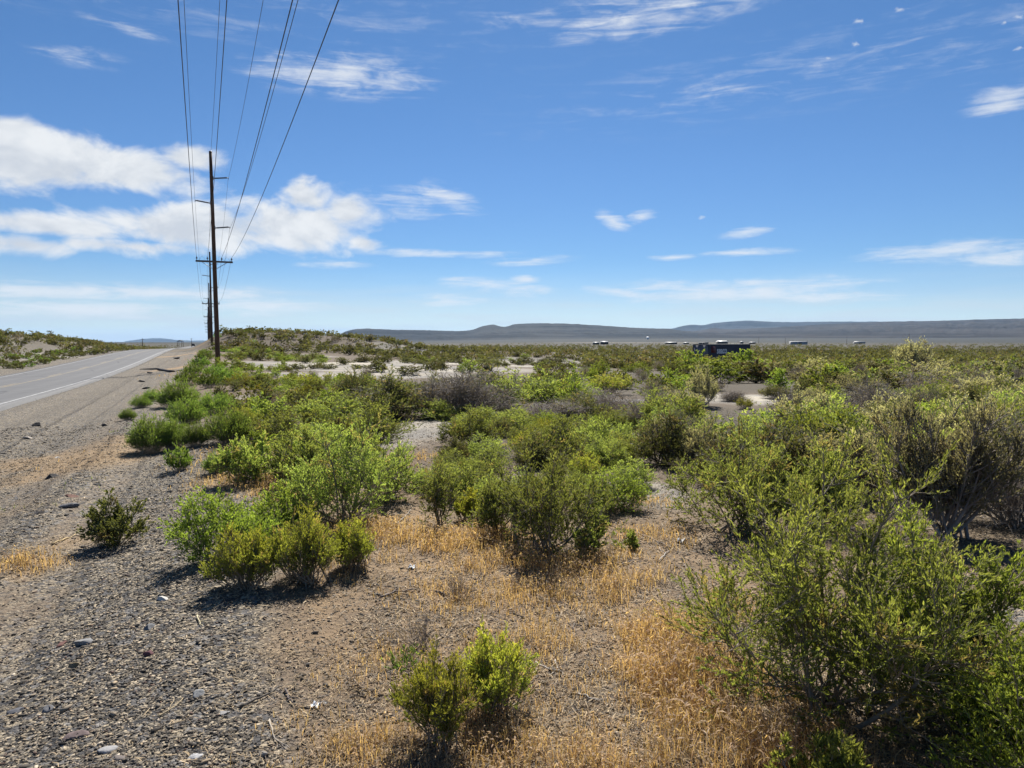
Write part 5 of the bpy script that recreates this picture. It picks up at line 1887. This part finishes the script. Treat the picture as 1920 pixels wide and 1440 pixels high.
    ns = g.noise(coords(9, 78, -2), 1.0, 9, .64, .6)
    nw = g.noise(coords(26, 60, 12), 1.0, 6, .6, .8)
    nn = g.math('ADD', g.math('MULTIPLY', ns, .7), g.math('MULTIPLY', nw, .3))
    cirp = g.smooth(cir, -.16, .20)
    cird = g.smooth(g.math('ADD', cir, g.math('MULTIPLY_ADD', nn, 3.8, -1.92)), -.15, 1.20)
    cird = g.math('MULTIPLY', cird, cirp)
    # small puffs
    puf = union([(ell(px, py, rx, ry), 1.0) for px, py, rx, ry in
                 ((1609, 40, 15, 7), (1688, 18, 22, 6), (1551, 109, 14, 5), (1605, 83, 12, 7), (1883, 42, 10, 5), (1908, 33, 18, 8), (1906, 92, 16, 5), (1315, 409, 8, 6))])
    np_ = g.noise(coords(90, 140), 1.0, 5, .6, .3)
    pufd = g.math('MULTIPLY', g.smooth(g.math('ADD', puf, g.math('MULTIPLY_ADD', np_, 3.2, -1.75)), .0, 1.0), .5)
    # pale band low over the horizon
    low = g.smooth(el, R(6.0), R(.2))
    nb = g.noise(coords(5, 55), 1.0, 6, .55, .3)
    lowd = g.math('MULTIPLY', low, g.math('MULTIPLY_ADD', g.smooth(nb, .38, .66), .55, .45))
    dens = g.math('MAXIMUM', g.math('MAXIMUM', cumd, g.math('MULTIPLY', cird, .78)), pufd)
    base = g.mix(g.math('MULTIPLY', lowd, 1.0), base, (6.6, 7.5, 8.1))
    front = g.smooth(x.outputs[1], -.1, .35)
    dens = g.math('MULTIPLY', dens, front)
    # cloud brightness: thick parts greyer below, bright rims
    shade = g.smooth(g.math('SUBTRACT', nc2, nc), -.16, .20)
    ccol = g.mix(g.math('MULTIPLY', g.math('MULTIPLY', cumd, shade), .85), (8.7, 8.95, 9.2), (5.9, 6.4, 7.2))
    col = g.mix(dens, base, ccol)
    bg = g.n('ShaderNodeBackground', {'Color': col, 'Strength': .0525})
    o = g.n('ShaderNodeOutputWorld')
    nt.links.new(bg.outputs[0], o.inputs[0])
    w.cycles.sampling_method = 'MANUAL'
    w.cycles.sample_map_resolution = 512


sky()
L = bpy.data.lights.new('sun', 'SUN')
L.energy = 4.9
L.angle = R(.53)
L.color = (1.0, .955, .89)
lo = bpy.data.objects.new('sun', L)
COL.objects.link(lo)
dirv = Vector((math.sin(SUN_AZ) * math.cos(SUN_EL), math.cos(SUN_AZ) * math.cos(SUN_EL), math.sin(SUN_EL)))
lo.rotation_euler = dirv.to_track_quat('Z', 'Y').to_euler()

# ------------------------------------------------------------------ camera and render settings
cam = bpy.data.cameras.new('camera')
cam.sensor_width = 36.0
cam.lens = F / 1920 * 36.0
cam.clip_start = .05
cam.clip_end = 90000
co = bpy.data.objects.new('camera', cam)
COL.objects.link(co)
co.location = (0, 0, EYE)
co.rotation_euler = (R(90) - PITCH, 0, 0)
sc.camera = co

sc.view_settings.view_transform = 'Standard'
sc.view_settings.look = 'None'
sc.view_settings.exposure = 0.9
sc.view_settings.gamma = 1.0
sc.view_settings.use_curve_mapping = False
sc.render.engine = 'CYCLES'
cy = sc.cycles
cy.max_bounces = 6
cy.diffuse_bounces = 4
cy.glossy_bounces = 2
cy.transmission_bounces = 4
cy.volume_bounces = 0
cy.transparent_max_bounces = 8
cy.use_denoising = True
cy.denoiser = 'OPENIMAGEDENOISE'
cy.denoising_input_passes = 'RGB_ALBEDO_NORMAL'
cy.denoising_prefilter = 'ACCURATE'
cy.sample_clamp_indirect = 4.0
